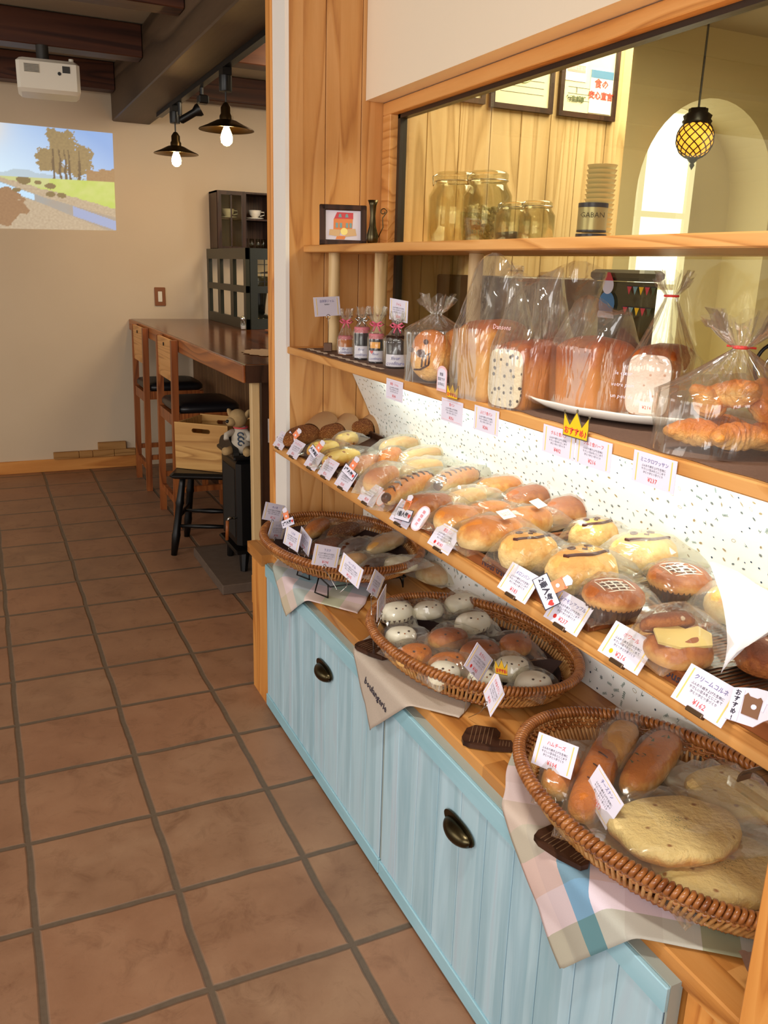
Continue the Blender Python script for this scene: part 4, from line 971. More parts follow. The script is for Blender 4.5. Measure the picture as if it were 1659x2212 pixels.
# ---- buns on the lowest shelf: (ends on the tray) -> x, y, length, heading
def put(P, W_, H, mat, label, zb, cat='bun', **kw):
    x, y, L, rot = P
    global _sd
    _sd += 1
    kw.setdefault('seed', _sd)
    L *= 1.06; H *= 1.10
    if kw.get('group') in (G1, G2): W_ *= .92; H *= .95; x = max(x+.004, .858+W_/2) if y < -.34 else x+.004
    else: W_ *= 1.08; kw['zb_low'] = True
    if kw.get('group') == 'long rolls in the near basket': x += .014; mat = {'crust_brown': 'crust_golden'}.get(mat, mat)
    return wrapped(label, cat, x, y, zb, L, W_, H, rot, mat, **kw)
_sd = 0
G1 = 'buns on the lowest shelf'; G2 = 'smiling melon buns'
put((0.9032, 0.1917, 0.2000, 0.727), .085, .050, 'crust_fried', 'breaded brown bun at the far left corner of the lowest shelf', .875, bag=None, extra=kraft_sleeve, group=G1, nm='breaded_bun', lump=.05)
put((1.0131, 0.2216, 0.1325, 0.621), .075, .045, 'crust_fried', 'breaded brown bun in kraft paper, second from the left at the back', .875, bag=None, extra=kraft_sleeve, group=G1, nm='breaded_bun')
put((1.1326, 0.2594, 0.1227, 0.480), .075, .048, 'crust_fried', 'breaded brown bun by the printed paper, third from the left at the back', .875, bag=None, extra=kraft_sleeve, group=G1, nm='breaded_bun')
put((1.0161, 0.1032, 0.0918, 0.412), .055, .040, 'crust_cheese', 'small yellow cheese-dusted bun between breaded buns and long cheese rolls', .875, bag='film_milky', group=G1)
put((0.9052, 0.0146, 0.1197, 0.376), .065, .038, 'crust_cheese', 'yellow oval cheese bun just below the leftmost breaded bun', .873, bag='film', extra=cheese_top, group=G1)
put((0.9063, -0.1271, 0.1487, 0.472), .060, .040, 'crust_cheese', 'long golden cheese roll in front of the yellow oval bun', .873, bag='film', ex=.8, extra=cheese_top, group=G1)
put((0.9299, -0.2360, 0.1604, 0.709), .065, .042, 'crust_orange', 'orange glazed roll in a milky bag right of the long cheese roll', .873, bag='film_milky', group=G1, fin=.6)
put((1.1259, -0.0498, 0.1431, 0.281), .060, .040, 'crust_pale', 'pale roll with chopped greens at the back below the printed paper', .882, bag='film_milky', extra=greens, ex=.8, group=G1)
put((1.0184, -0.2094, 0.1546, 0.805), .060, .045, 'crust_orange', 'small orange roll in front of the roll with greens', .880, bag='film', group=G1)
put((0.8898, -0.4351, 0.1341, 0.661), .065, .052, 'crust_orange', 'crinkled orange roll standing at the shelf front, open end forward', .880, bag='film_milky', ex=.7, lump=.10, group=G1, fin=.6)
put((1.1226, -0.2015, 0.1623, 0.359), .055, .038, 'crust_pale', 'pale long roll in a milky bag, farther of the pair behind the striped rolls', .880, bag='film_milky', ex=.75, group=G1)
put((1.0477, -0.3495, 0.1485, 0.316), .060, .042, 'crust_pale', 'pale orange long roll in a milky bag, nearer of the pair', .880, bag='film_milky', ex=.75, group=G1)
put((0.9226, -0.5239, 0.2409, 0.653), .055, .045, 'crust_golden', 'long roll with dark sauce stripes and a sausage end at the shelf front', .880, bag='film', ex=.75, extra=choc_sausage, group=G1, cat='roll', nm='wrapped_roll')
put((0.8778, -0.6900, 0.1244, 0.185), .075, .048, 'crust_brown', 'brown glossy bun behind the first-place popularity sign', .880, bag='film', group=G1)
put((1.0759, -0.4914, 0.1722, 0.476), .058, .045, 'crust_golden', 'striped sausage roll behind the long striped roll', .880, bag='film_milky', ex=.75, extra=choc_sausage, group=G1, cat='roll', nm='wrapped_roll')
put((1.0038, -0.6570, 0.1215, 0.251), .058, .040, 'crust_pale', 'pale roll in a milky bag in front of the striped sausage roll', .880, bag='film_milky', ex=.8, group=G1)
put((1.1451, -0.5892, 0.1349, 0.027), .075, .042, 'crust_golden', 'flat golden bun at the back, left of the brown oval bun', .880, bag='film', ex=.85, group=G1)
put((1.1608, -0.7019, 0.1561, 0.120), .080, .045, 'crust_brown', 'brown oval bun at the back below the printed paper', .880, bag='film', group=G1)
put((0.9915, -0.7780, 0.1167, 0.055), .070, .042, 'crust_golden', 'golden bun between the brown oval bun and the large front bun', .880, bag='film', group=G1)
put((0.8702, -0.8071, 0.1076, 0.273), .090, .048, 'crust_golden', 'golden bun with pale edge left of the large stickered bun', .880, bag='film', group=G1)
put((0.8745, -0.9341, 0.1387, -0.013), .105, .058, 'crust_golden', 'large golden bun with a sticker at the front of the middle tray', .880, bag='film', sticker=True, group=G1)
put((1.0163, -0.8841, 0.1408, 0.160), .085, .055, 'crust_golden', 'golden bun with a sticker behind the large front bun', .880, bag='film', sticker=True, group=G1)
put((1.1709, -0.8326, 0.1398, 0.111), .085, .050, 'crust_brown', 'brown bun with a sticker at the back beside the printed paper', .880, bag='film', sticker=True, group=G1)
G2 = 'smiling melon buns'
put((0.9024, -1.0654, 0.1113, 0.015), .100, .062, 'crust_melon', 'melon bun with chocolate smile, leftmost of the smiling melon buns', .881, extra=melon_face, group=G2, nm='melon_bun', ex=.95)
put((0.9296, -1.1914, 0.1300, -0.029), .105, .068, 'crust_melon', 'largest melon bun with chocolate smile, at the front behind the second-place sign', .881, extra=melon_face, group=G2, nm='melon_bun', ex=.95)
put((1.0961, -1.0141, 0.1085, 0.092), .085, .055, 'crust_melon', 'melon bun with chocolate smile at the back, between the others', .881, extra=melon_face, group=G2, nm='melon_bun')
put((1.1041, -1.1514, 0.1275, -0.207), .110, .064, 'crust_melon', 'melon bun with chocolate face at the back right, rightmost of the melon buns', .881, bag='film_milky', extra=melon_face, group=G2, nm='melon_bun')
def tart(P, label, zb, sd):
    x, y, L, rot = P; t_ = thing('wrapped_tart', label, 'tart', (x, y, zb), rot, 'dark tarts in fluted cups')
    r_ = L/2; n_ = 72
    fl = lambda a, i: 1+.03*math.cos(a*36)*(1 if i < 3 else 0)
    obj('paper_cup', MB().lathe([(r_*.74, .0), (r_*.90, .020), (r_*.97, .034), (r_*.93, .034), (r_*.7, .006)], n_*2, None, 0, fl), 'pleat_cup', t_)
    obj('filling', MB().lathe([(r_*.93, .026), (r_*1.02, .034), (r_*.97, .045), (r_*.8, .054), (r_*.5, .056), (r_*.42, .050), (0, .048)], 40, None, 0, lambda a, i: 1+.02*noise.noise(Vector((math.cos(a)*3, math.sin(a)*3, sd)))), 'crust_brown', t_, True)
    tp = MB(); tp.grid(lambda u, v: (r_*.5*u*math.cos(2*PI*v), r_*.5*u*math.sin(2*PI*v), .054+.004*noise.noise(Vector((u*3*math.cos(6.28*v), u*3*math.sin(6.28*v), sd)))), 6, 24, False, True); obj('glazed_centre', tp, 'crust_dark', t_, True)
    lt = MB()
    for k in range(-2, 3):
        lt.tube([(k*r_*.26, q*r_*.2*1., .056-.002*q*q*.25) for q in range(-3, 4)], .0012, 5); lt.tube([(q*r_*.2, k*r_*.26, .0565-.002*q*q*.25) for q in range(-3, 4)], .0012, 5)
    obj('icing_lattice', lt, 'card_cream', t_, True)
    link('film_bag', mkmesh('film_bag', bag_mb(L*1.12, L*1.1, .066, sd, .4), 'film', 22), t_, (0, 0, .001))
tart((0.8973, -1.3183, 0.0991, -0.226), 'dark glazed tart in a fluted cup at the front with white lattice icing', .881, 4)
tart((1.0562, -1.2975, 0.1063, -0.237), 'dark glazed tart in a fluted cup, farther back near the tray corner', .881, 9)
# split sandwich roll
x, y, L, rot = (0.8812, -1.4854, 0.0968, -0.181)
t_ = thing('filled_roll', 'split crusty roll filled with a yellow slice on the right tray', 'sandwich', (x, y, .882), rot)
obj('roll_base', bun_mb(L, .085, .040, .9, 3, .05), 'crust_brown', t_, True)
obj('yellow_slice', MB().prism([(-.045, -.005), (-.02, -.022), (.030, -.024), (.045, .002), (.035, .022), (.012, .018), (.0, .032), (-.035, .026)], .038, .042, Matrix.Rotation(R(12), 4, 'X')), 'egg_yellow', t_)
tp = obj('roll_top', bun_mb(L*.92, .060, .024, .9, 5, .05), 'crust_rustic', t_, True, (0, .03, .036), (R(-38), 0, 0))
obj('film_bag', bag_mb(L*1.2, .11, .08, 12, .35), 'film', t_, 22)
put((1.0900, -1.4003, 0.1068, -0.008), .10, .05, 'crust_pale', 'pale pastry in a milky bag behind the white paper', .881, bag='film_milky', cat='pastry', nm='wrapped_pastry')
put((0.9649, -1.5471, 0.0522, -0.174), .08, .045, 'crust_rustic', 'dark rustic bread peeking out of the white paper', .881, bag=None, cat='bread', nm='rustic_bread')
# sheet of white paper folded up into a twist
wp = MB(); T0 = Vector((0.9000, -1.5477, 0.8764)); 
def wpf(u, v):
    a = -1.5+u*3.4; r_ = .006+.085*v; 
    return T0+Vector((.035*v+r_*.55*math.cos(a)*v, -r_*1.05*math.sin(a)*v-.012*v, .012+.125*v*(1-.28*abs(u-.4))-.02*v*v*math.cos(a*2)+.006*noise.noise(Vector((u*7, v*5, 2)))))
wp.grid(wpf, 26, 14)
tag(obj('paper_wrap', wp, 'white_paper', None, 40), 'twisted sheet of white paper standing at the right end of the lowest shelf', 'paper')

# ---- baskets' contents
G3 = 'wrapped breads in the far basket'
zb = .612
put((0.9026, 0.0524, 0.1426, 0.765), .05, .038, 'crust_orange', 'golden roll end at the back left of the far basket', zb, group=G3, bag='film', nm='wrapped_roll', cat='roll')
put((0.9728, 0.0012, 0.1476, 0.561), .060, .034, 'crust_fried', 'reddish-brown crumbly roll near the back rim of the far basket', zb, group=G3, bag='film', nm='wrapped_roll', cat='roll')
put((0.8742, -0.1145, 0.1359, 0.430), .060, .032, 'crust_rustic', 'dark brown roll at the front left of the far basket', zb, group=G3, bag='film', nm='wrapped_roll', cat='roll')
put((0.9527, -0.1505, 0.1048, 0.319), .055, .034, 'crust_dark', 'dark chocolate-topped roll in the middle of the far basket', zb, group=G3, bag='film_milky', nm='wrapped_roll', cat='roll')
put((1.0473, -0.1484, 0.1723, 0.540), .060, .034, 'crust_pale', 'pale green-tinted roll at the right of the far basket', zb, group=G3, bag='film_milky', nm='wrapped_roll', cat='roll')
put((0.8922, -0.2641, 0.0994, 0.379), .050, .032, 'crust_pale', 'pale roll with browned top at the front of the far basket', zb, group=G3, bag='film_milky', nm='wrapped_roll', cat='roll')
put((0.9376, -0.3174, 0.1209, 0.553), .050, .030, 'crust_dark', 'small dark-topped roll beside the round pale bun in the far basket', zb, group=G3, bag='film_milky', nm='wrapped_roll', cat='roll')
put((1.0018, -0.3318, 0.1038, 0.025), .075, .030, 'crust_white', 'round pale flat bun at the right rim of the far basket', zb, group=G3, bag='film_milky', nm='wrapped_roll', cat='bun')
put((1.1454, -0.2618, 0.1175, -1.341), .075, .045, 'crust_pale', 'pale speckled bread in a bag between the far and middle baskets', .535, bag='film_milky', nm='wrapped_roll', cat='bread')
def seal(P, W_, H, mat, label, zb, cup_=False, flip=0, sd=0):
    x, y, L, rot = P; t_ = thing('seal_bun', label, 'bun', (x, y, zb), rot+flip, 'seal-faced buns in the middle basket')
    obj('bun', bun_mb(L, W_, H, 1., sd, .03), mat, t_, True)
    for s_ in (-1, 1): dot(t_, s_*L*.16, -W_*.26, top_z(L, W_, H, L*.16, W_*.26)+.0004, .0030)
    dot(t_, 0, -W_*.36, top_z(L, W_, H, 0, W_*.36), .0022, 'crust_brown', 'nose')
    if cup_: obj('paper_cup', MB().lathe([(L*.40, -.004), (L*.49, .014), (L*.47, .014), (L*.3, -.003)], 60, Matrix.Diagonal((1, W_/L, 1, 1)), 0, lambda a, i: 1+.04*math.cos(a*20)), 'pleat_cup', t_)
    link('film_bag', mkmesh('film_bag', bag_mb(L*1.18, W_*1.2, H*1.15, sd+3, .42), 'film', 22), t_, (0, 0, -.001), (0, 0, R((sd*67) % 360)))
zb = .574
seal((0.8815, -0.5661, 0.0948, 0.236), .068, .044, 'crust_white', 'white seal bun by the left rim of the middle basket, in a dark cup', zb, True, 0, 1)
seal((0.9645, -0.5755, 0.0872, 0.067), .062, .038, 'crust_white', 'white seal bun second from the left at the back of the middle basket', zb, False, 0, 2)
seal((1.0675, -0.5683, 0.0939, -0.090), .066, .042, 'crust_white', 'white seal bun touching the back rim of the middle basket', zb, False, 0, 3)
seal((1.0282, -0.6882, 0.0958, -0.005), .066, .044, 'crust_white', 'white seal bun in a dark cup in the middle of the middle basket', zb, True, 0, 4)
seal((0.8329, -0.6916, 0.0801, -0.037), .060, .038, 'crust_white', 'glossy white bun in a dark cup at the left front of the middle basket', zb, True, 0, 5)
seal((0.9293, -0.7460, 0.0999, -0.109), .070, .042, 'crust_brown', 'brown seal bun in the centre row, left one, of the middle basket', zb, False, 0, 6)
seal((0.8157, -0.7972, 0.0889, 0.125), .066, .042, 'crust_orange', 'orange-brown seal bun by the left rim, in front of the glossy white bun', zb, False, 0, 7)
seal((0.9602, -0.8335, 0.0998, -0.027), .068, .042, 'crust_brown', 'brown seal bun in the centre of the middle basket', zb, False, 0, 8)
seal((1.0534, -0.8356, 0.0908, -0.034), .066, .044, 'crust_brown', 'brown seal bun at the right end of the brown row', zb, False, R(20), 9)
seal((0.8645, -0.8565, 0.0920, 0.087), .064, .040, 'crust_orange', 'glossy orange-brown seal bun behind the front white bun', zb, False, 0, 10)
seal((0.8356, -0.8952, 0.0712, -0.072), .068, .042, 'crust_white', 'white seal bun at the front left rim of the middle basket', zb, False, 0, 11)
seal((0.8996, -0.9459, 0.0640, -0.113), .060, .036, 'crust_white', 'white bun half hidden behind the tilted price cards of the middle basket', zb, False, 0, 12)
seal((0.9783, -0.9354, 0.0881, 0.094), .066, .046, 'crust_white', 'white speckled seal bun behind the yellow crown of the middle basket', zb, False, 0, 13)
seal((0.9844, -1.0095, 0.0814, -0.070), .070, .044, 'crust_white', 'white smiling seal bun at the right front rim of the middle basket', zb, False, 0, 14)
G4 = 'long rolls in the near basket'
zb = .566
def mark(t_, b_, L, W_, H):
    for k in range(3): stroke(t_, L, W_, H, [(-.5+k*.3, -.4), (-.42+k*.3, .2)], .0012)
put((0.8357, -1.2911, 0.1268, 0.721), .055, .045, 'crust_brown', 'glazed roll at the left end of the near basket behind the first price card', zb, ex=.8, group=G4, nm='wrapped_roll', cat='roll', extra=mark)
put((0.8898, -1.3199, 0.2661, 0.683), .055, .045, 'crust_orange', 'longest orange roll, second from the left in the near basket', zb, ex=.7, group=G4, nm='wrapped_roll', cat='roll', extra=mark)
put((0.9782, -1.2665, 0.1547, 0.644), .055, .040, 'crust_pale', 'pale roll leaning at the back rim of the near basket', zb+.01, ex=.7, group=G4, nm='wrapped_roll', cat='roll', bag='film')
put((1.0033, -1.3276, 0.2084, 0.495), .060, .048, 'crust_golden', 'long cream-topped roll right of the others in the near basket', zb, ex=.7, group=G4, nm='wrapped_roll', cat='roll', bag='film', extra=greens)
def flatb(P, W_, label, zb, tilt, sd, bag='film'):
    x, y, L, rot = P; t_ = thing('wrapped_flatbread', label, 'flatbread', (x, y, zb), (tilt[0], tilt[1], rot), 'flatbreads in the near basket')
    prof = ((.0, .0), (.80, .0), (.97, .16), (1., .45), (.97, .80), (.88, 1.), (.55, .92), (.25, .96), (0, .94))
    obj('flatbread', bun_mb(L, W_, .028, .95, sd, .05, prof, n=44), 'crust_focaccia', t_, True)
    hb = MB(); rr = random.Random(sd)
    for k in range(46):
        q, a = rr.uniform(0, .022), rr.uniform(0, 6.3); px, py = q*math.cos(a), q*math.sin(a); s_ = rr.uniform(.0008, .0022)
        hb.add([(px, py, .0278), (px+s_, py, .0280), (px+s_*.6, py+s_, .0280)], [(0, 1, 2)])
    obj('dried_herbs', hb, 'stained_green', t_)
    obj('film_bag', bag_mb(L*1.10, W_*1.12, .040, sd, .30, .0065), bag, t_, 22)
flatb((0.9152, -1.4947, 0.2075, -0.178), .165, 'round herbed flatbread in a clear bag on top in the near basket', .580, (R(-4), R(0)), 21)
flatb((1.1010, -1.4519, 0.1733, -0.241), .160, 'round flatbread behind the herbed one, toward the back rim', .566, (R(-4), R(2)), 22, 'film_milky')
flatb((0.9367, -1.5684, 0.1968, -0.192), .165, 'lowest flatbread lying against the front rim of the near basket', .556, (0, 0), 23)
tag(obj('cutting_paper', MB().box(-.05, .05, -.06, .06, 0, .0012), 'cocoa_cloth', None, False, (1.045, -.905, .572), (R(-6), R(-8), R(30))), 'dark square of paper at the right end of the middle basket', 'paper')

# ---- middle shelf
zs = 1.1665
mt = MB()
def mat_(x0, x1, y0, y1, lab):
    mb = MB(); mb.grid(lambda u, v: (x0+(x1-x0)*u+.0025*math.sin(v*60)*(1-u), y0+(y1-y0)*v, zs+.0012), 4, 90)
    o = obj('shelf_mat', mb, 'mat_brown'); sm_ = o.modifiers.new('s', 'SOLIDIFY'); sm_.thickness = .001
    return tag(o, lab, 'mat')
mat_(.900, 1.08, -.72, .22, 'brown scalloped paper mat under the jam jars and the lion bread')
mat_(.902, 1.15, -2.0, -.98, 'brown paper mat under the plate and the mini croissants')
lc = MB()
for k in range(60):
    y = .17-k*.009; 
    if k in (18, 19): continue
    lc.tube([(.918+.006*math.sin(a)+.004*math.sin(k), y+.004*math.cos(a), zs+.004) for a in [i*PI/4 for i in range(8)]], .0008, 4, True)
tag(obj('lace_trim', lc, 'lace'), 'white lace strip lying in front of the jam jars', 'lace')
def gather_bag(w0, d0, h_body, h_neck, h_top, r_neck=.006, r_top=.03, seed=0, pleats=14, sq=.8):
    mb = MB(); nu, nv = 22, 64
    def f(u, v):
        a = 2*PI*v; z = u*h_top
        if z < h_body: k = 1.; w_, d_ = w0, d0; pl = .01+.03*(z/h_body)
        elif z < h_neck:
            q = (z-h_body)/(h_neck-h_body); q2 = q**.8; w_ = w0+(r_neck-w0)*q2; d_ = d0+(r_neck-d0)*q2; pl = .04+.20*q
        else:
            q = (z-h_neck)/(h_top-h_neck); w_ = r_neck+(r_top-r_neck)*q**.7; d_ = r_neck+(r_top*.7-r_neck)*q**.7; pl = .28
        k = 1+pl*math.cos(a*pleats+seed+2*noise.noise(Vector((math.cos(a), math.sin(a), seed))))+.05*noise.noise(Vector((math.cos(a)*3, math.sin(a)*3, z*30+seed)))
        e = sq if z < h_body else 1
        zz = z+(.010*math.cos(a*5+seed) if u > .93 else 0)
        return (w_*k*se(math.cos(a), e), d_*k*se(math.sin(a), e), max(.0008, zz))
    mb.grid(f, nu, nv, False, True); return mb
def ribbon(parent, z, mat, s_=1.):
    mb = MB(); mb.tube([(.008*math.cos(a), .008*math.sin(a), z) for a in [i*PI/5 for i in range(10)]], .0026*s_, 6, True)
    for sg in (-1, 1):
        mb.tube([(0, -.009, z), (sg*.013*s_, -.012, z+.007*s_), (sg*.021*s_, -.012, z+.001), (sg*.012*s_, -.013, z-.004), (0, -.010, z)], .0030*s_, 6)
        mb.tube([(0, -.010, z), (sg*.006*s_, -.014, z-.010*s_), (sg*.010*s_, -.015, z-.020*s_)], .0022*s_, 6)
    return obj('ribbon', mb, mat, parent, True)
def jam(P, r_, h, fill, lid, label, rib, hb, rt=.02, extra=None):
    t_ = thing('jam_jar', label, 'jar', (P[0], P[1], zs+.0025), face_cam_z(P[0], P[1]), 'bagged jars on the middle shelf')
    n_ = 32
    obj('jar', MB().lathe([(r_*.92, 0), (r_, .004), (r_, h*.86), (r_*.86, h*.95), (r_*.86, h)], n_), fill, t_, 50)
    obj('lid', MB().lathe([(r_*.96, h*.93), (r_*.97, h*1.1), (r_*.9, h*1.13), (0, h*1.13)], n_), lid, t_, 50)
    lb = MB(); lb.grid(lambda u, v: ((r_+.0005)*math.sin(-1.05+2.1*u), -(r_+.0005)*math.cos(-1.05+2.1*u), h*(.06+.42*v)), 12, 3); obj('label', lb, 'label_white', t_, True)
    for q in range(2):
        text(('fleur', 'confiture')[q], r_*.42, 'ink_violet', t_, (-.1*r_, -(r_+.0022), h*(.36-.18*q)), (R(90), 0, 0), shear=.3)
    if extra: extra(t_, r_, h)
    link('film_bag', mkmesh('film_bag', gather_bag(r_*1.12, r_*1.1, h*1.0, h*hb, h*hb+rt*1.6, .005, rt, r_*500, 12), 'film', True), t_)
    ribbon(t_, h*hb+.001, rib, .9)
def jam3(t_, r_, h):
    lb = MB(); lb.grid(lambda u, v: ((r_+.0006)*math.sin(-.8+1.3*u), -(r_+.0006)*math.cos(-.8+1.3*u), h*(.58+.24*v)), 8, 3); obj('fruit_label', lb, 'label_orange', t_, True)
    obj('heart', MB().prism([(0, -.005), (.005, .001), (.0035, .0045), (0, .0025), (-.0035, .0045), (-.005, .001)], 0, .0005, Matrix.Translation((-r_*.55, -r_*.92, h*.43)) @ Matrix.Rotation(R(-30), 4, 'Z') @ Matrix.Rotation(R(90), 4, 'X')), 'heart_red', t_)
jam((.972, .005), .0235, .048, 'honey', 'gingham_lid', 'small amber jar in a gathered bag with pink bow, leftmost of the jars', 'pink_ribbon', 1.95, .018)
jam((.968, -.120), .0225, .078, 'jam_dark', 'gingham_lid', 'dark jam jar in a bag closed with silver tie, second of the jars', 'steel', 1.38, .016)
jam((.972, -.208), .0215, .068, 'jam_dark', 'gingham_lid', 'dark jam jar with orange fruit label and heart, third of the jars', 'pink_ribbon', 1.48, .024, jam3)
jam((.978, -.322), .0305, .072, 'jam_brown', 'jam_brown', 'widest dark brown jar with a large pink bow, rightmost of the jars', 'pink_ribbon', 1.45, .018)
# lion bread
px, py = .945, -.590
t_ = thing('bear_bread', 'smiling animal-faced bread in a clear bag beside the jars', 'bread', (px, py, zs+.003), R(-62))
bm = bun_mb(.10, .115, .045, .85, 4, .04); bm.v = [(x, -z, y+.0575) for x, y, z in bm.v]
obj('bread_front', bm, 'crust_orange', t_, True)
obj('bread_back', ell((.035, .045, .062), (.045, .05, .058), jit=.05), 'crust_golden', t_, True)
obj('nose', ell((-.008, -.045, .064), (.012, .006, .009)), 'chocolate', t_, True)
for x, z in ((.004, .090), (-.036, .070)): obj('eye', ell((x, -.044, z), (.006, .004, .006)), 'chocolate', t_, True)
sm = MB(); sm.tube([(-.028, -.040, .026), (-.008, -.046, .028), (.014, -.045, .040), (.024, -.041, .062), (.018, -.044, .066), (-.002, -.046, .056)], .0022, 6)
for x in (-.004, .006, .015): sm.tube([(x, -.0465, .034+(x+.004)*.4), (x+.002, -.047, .054+(x+.004)*.4)], .0018, 6)
obj('smile', sm, 'chocolate', t_, True)
obj('film_bag', gather_bag(.064, .066, .120, .150, .185, .010, .04, 3, 13), 'film_tall', t_, True)
# loaves
def loaf_mb(W_, D_, H, seed, dome=.22):
    mb = MB(); nu, nv = 30, 18
    def f(u, v):
        a = 2*PI*u; cx, cy = se(math.cos(a), .28), se(math.sin(a), .28); k = v*(nv-1)
        if k == 0: r_, z = 0, 0
        elif k <= 11: q = (k-1)/10; r_ = .93+.07*q; z = H*(1-dome)*q; r_ *= (.975 if k == 1 else 1)
        else: q = (k-11)/(nv-12); r_ = (1.02 if k == 12 else 1)*math.cos(q*PI/2)**.55; z = H*(1-dome)+H*dome*math.sin(q*PI/2)
        p = Vector((cx*W_/2*r_, cy*D_/2*r_, z)); nz = noise.noise(p*18+Vector((seed, 0, 0)))
        return (p.x*(1+.03*nz), p.y*(1+.03*nz), p.z*(1+.03*nz*(k > 3)))
    mb.grid(f, nu, nv, True); return mb
def bag_loaf(W_, D_, H, top, seed, name='film_bag'):
    """tall open bag standing over a loaf, flattening to a seam high above it"""
    mb = MB(); nu, nv = 28, 60
    def f(u, v):
        a = 2*PI*v; z = u*top; q = max(0., (z-H*.9)/(top-H*.9))
        w_ = W_/2*1.07*(1+.10*q); d_ = D_/2*1.07*(1-q)**.8+.006
        p = Vector((w_*se(math.cos(a), .35+.5*q), d_*se(math.sin(a), .35+.5*q), z))
        c_ = .0035+.011*q; n_ = Vector((math.cos(a), math.sin(a), 0))
        p += n_*(c_*(abs(noise.noise(Vector((p.x*26, p.y*20, p.z*7+seed))))*2.2-.4)); p.z = max(.001, p.z+(.012*math.sin(p.x*40+seed) if u > .95 else 0))
        return p
    mb.grid(f, nu, nv, False, True); return mb
def cut_face(W_, H, y, mat, parent, seed):
    mb = MB(); out = []
    for k in range(40):
        a = 2*PI*k/40; x = se(math.cos(a), .4)*W_/2*.92; z = H*.49+se(math.sin(a), .45)*H*.46
        out.append((x*(1+.03*noise.noise(Vector((x*30, z*30, seed)))), z))
    mb.prism(out, 0, .004, Matrix.Translation((0, y, 0)) @ Matrix.Rotation(R(90), 4, 'X'))
    obj('cut_face', mb, mat, parent, 30)
def loaf(x, y, z, rot, W_, D_, H, mat, label, face=None, top=None, seed=1, nm='wrapped_loaf', cat='loaf', txt=None):
    t_ = thing(nm, label, cat, (x, y, z), rot, 'bagged loaves on the middle shelf')
    obj('loaf', loaf_mb(W_, D_, H, seed), mat, t_, True)
    if face: cut_face(W_, H*.93, -D_/2-.0015, face, t_, seed)
    if top: obj('film_bag', bag_loaf(W_, D_, H, top, seed), 'film_tall', t_, True)
    return t_
loaf(.942, -.838, zs, R(-86), .112, .115, .155, 'crust_loaf_pale', 'tall golden loaf in an open clear bag right of the animal bread', None, .272, 2)
tq = loaf(.962, -.952, zs, R(-76), .090, .140, .125, 'crust_loaf', 'half raisin loaf with speckled cut face in an open clear bag', 'crumb_raisin', .25, 5)
text('Dansons', .013, 'border_pink', tq, (-.01, -.0815, .150), (R(90), 0, 0), name='bag_lettering', shear=.2)
loaf(1.11, -.845, zs, R(-60), .11, .11, .120, 'crust_loaf', 'dark brown loaf behind the raisin loaf', None, .262, 7)
# plate with two loaves
pl = MB(); prof = [(0, .004), (.6, .004), (.80, .008), (1., .024), (.985, .0265), (.80, .0125), (.6, .0085), (0, .008)]
pl.lathe([(r_, z) for r_, z in prof], 96, Matrix.Diagonal((.125, .205, 1, 1)), 0, lambda a, i: 1+(.018*math.cos(a*12) if 3 <= i <= 4 else 0))
tag(obj('serving_platter', pl, 'porcelain', None, True, (1.05, -1.105, zs+.002), R(14)), 'long white scalloped platter with brown edge on the middle shelf', 'plate')
loaf(1.022, -1.062, zs+.011, R(-88), .120, .105, .128, 'crust_loaf', 'glossy brown loaf, left one on the white platter', None, .19, 9)
tq = loaf(1.112, -1.140, zs+.011, R(-60), .082, .140, .122, 'crust_loaf', 'halved loaf with white cut face, right one on the platter', 'crumb_white', None, 11)
obj('film_bag', gather_bag(.056, .088, .10, .205, .240, .008, .03, 4, 15, .5), 'film_tall', tq, True)
obj('twist_tie', MB().tube([(.012*math.cos(a), .012*math.sin(a), .205) for a in [i*PI/5 for i in range(10)]], .0022, 6, True), 'heart_red', tq, True)
so = obj('price_sticker', MB().box(-.013, .013, 0, .0006, -.010, .010), 'card_cream', tq, False, (.008, -.0935, .020)); text('¥216', .008, 'ink_red', so, (0, -.0004, 0), (R(90), 0, 0))
for s_, zz in (('le cœur', .075), ('votre pain', .055), ('un peu de', .035)): text(s_, .010, 'label_white', tq, (-.038, -.0950, zz), (R(90), 0, 0), name='bag_lettering', shear=.2)
# mini croissants
t_ = thing('croissant_bag', 'gathered clear bag of mini croissants with a red tie', 'croissants', (.995, -1.415, zs+.004), R(-35))
def croissant(parent, loc, rot, L=.085, r_=.023):
    mb = MB(); n_ = 40; P = []; Rr = []
    for i in range(n_):
        a = -1.15+2.3*i/(n_-1); q = abs(i/(n_-1)*2-1); P.append((L*.5*math.sin(a), L*.5*(1-math.cos(a)), 0)); Rr.append(r_*(1-.72*q**1.7)*(1+.10*abs(math.sin(i*.55))))
    mb.tube(P, Rr, 14, False, 0, True, .85); obj('mini_croissant', mb, 'crust_orange', parent, True, loc, rot)
for l_, r_ in (((-.045, -.01, .026), (0, 0, 2.6)), ((.045, -.015, .026), (0, .1, .6)), ((0, .045, .026), (0, 0, 4.2)), ((-.03, .01, .066), (.3, .5, 1.2)), ((.045, .01, .070), (-.2, .9, 5.2)), ((.0, -.05, .03), (.1, 0, 3.4)), ((.09, -.03, .03), (.1, 0, 2.)), ((.075, .03, .05), (.8, 0, 1.)), ((0, -.01, .085), (.3, .2, 2.4))): croissant(t_, l_, r_)
obj('film_bag', gather_bag(.108, .085, .085, .150, .195, .007, .05, 6, 17, .8), 'film_tall', t_, True)
obj('twist_tie', MB().tube([(.010*math.cos(a), .010*math.sin(a), .150) for a in [i*PI/5 for i in range(10)]], .0022, 6, True).tube([(-.02, 0, .152), (.02, -.004, .150)], .0016, 5), 'heart_red', t_, True)
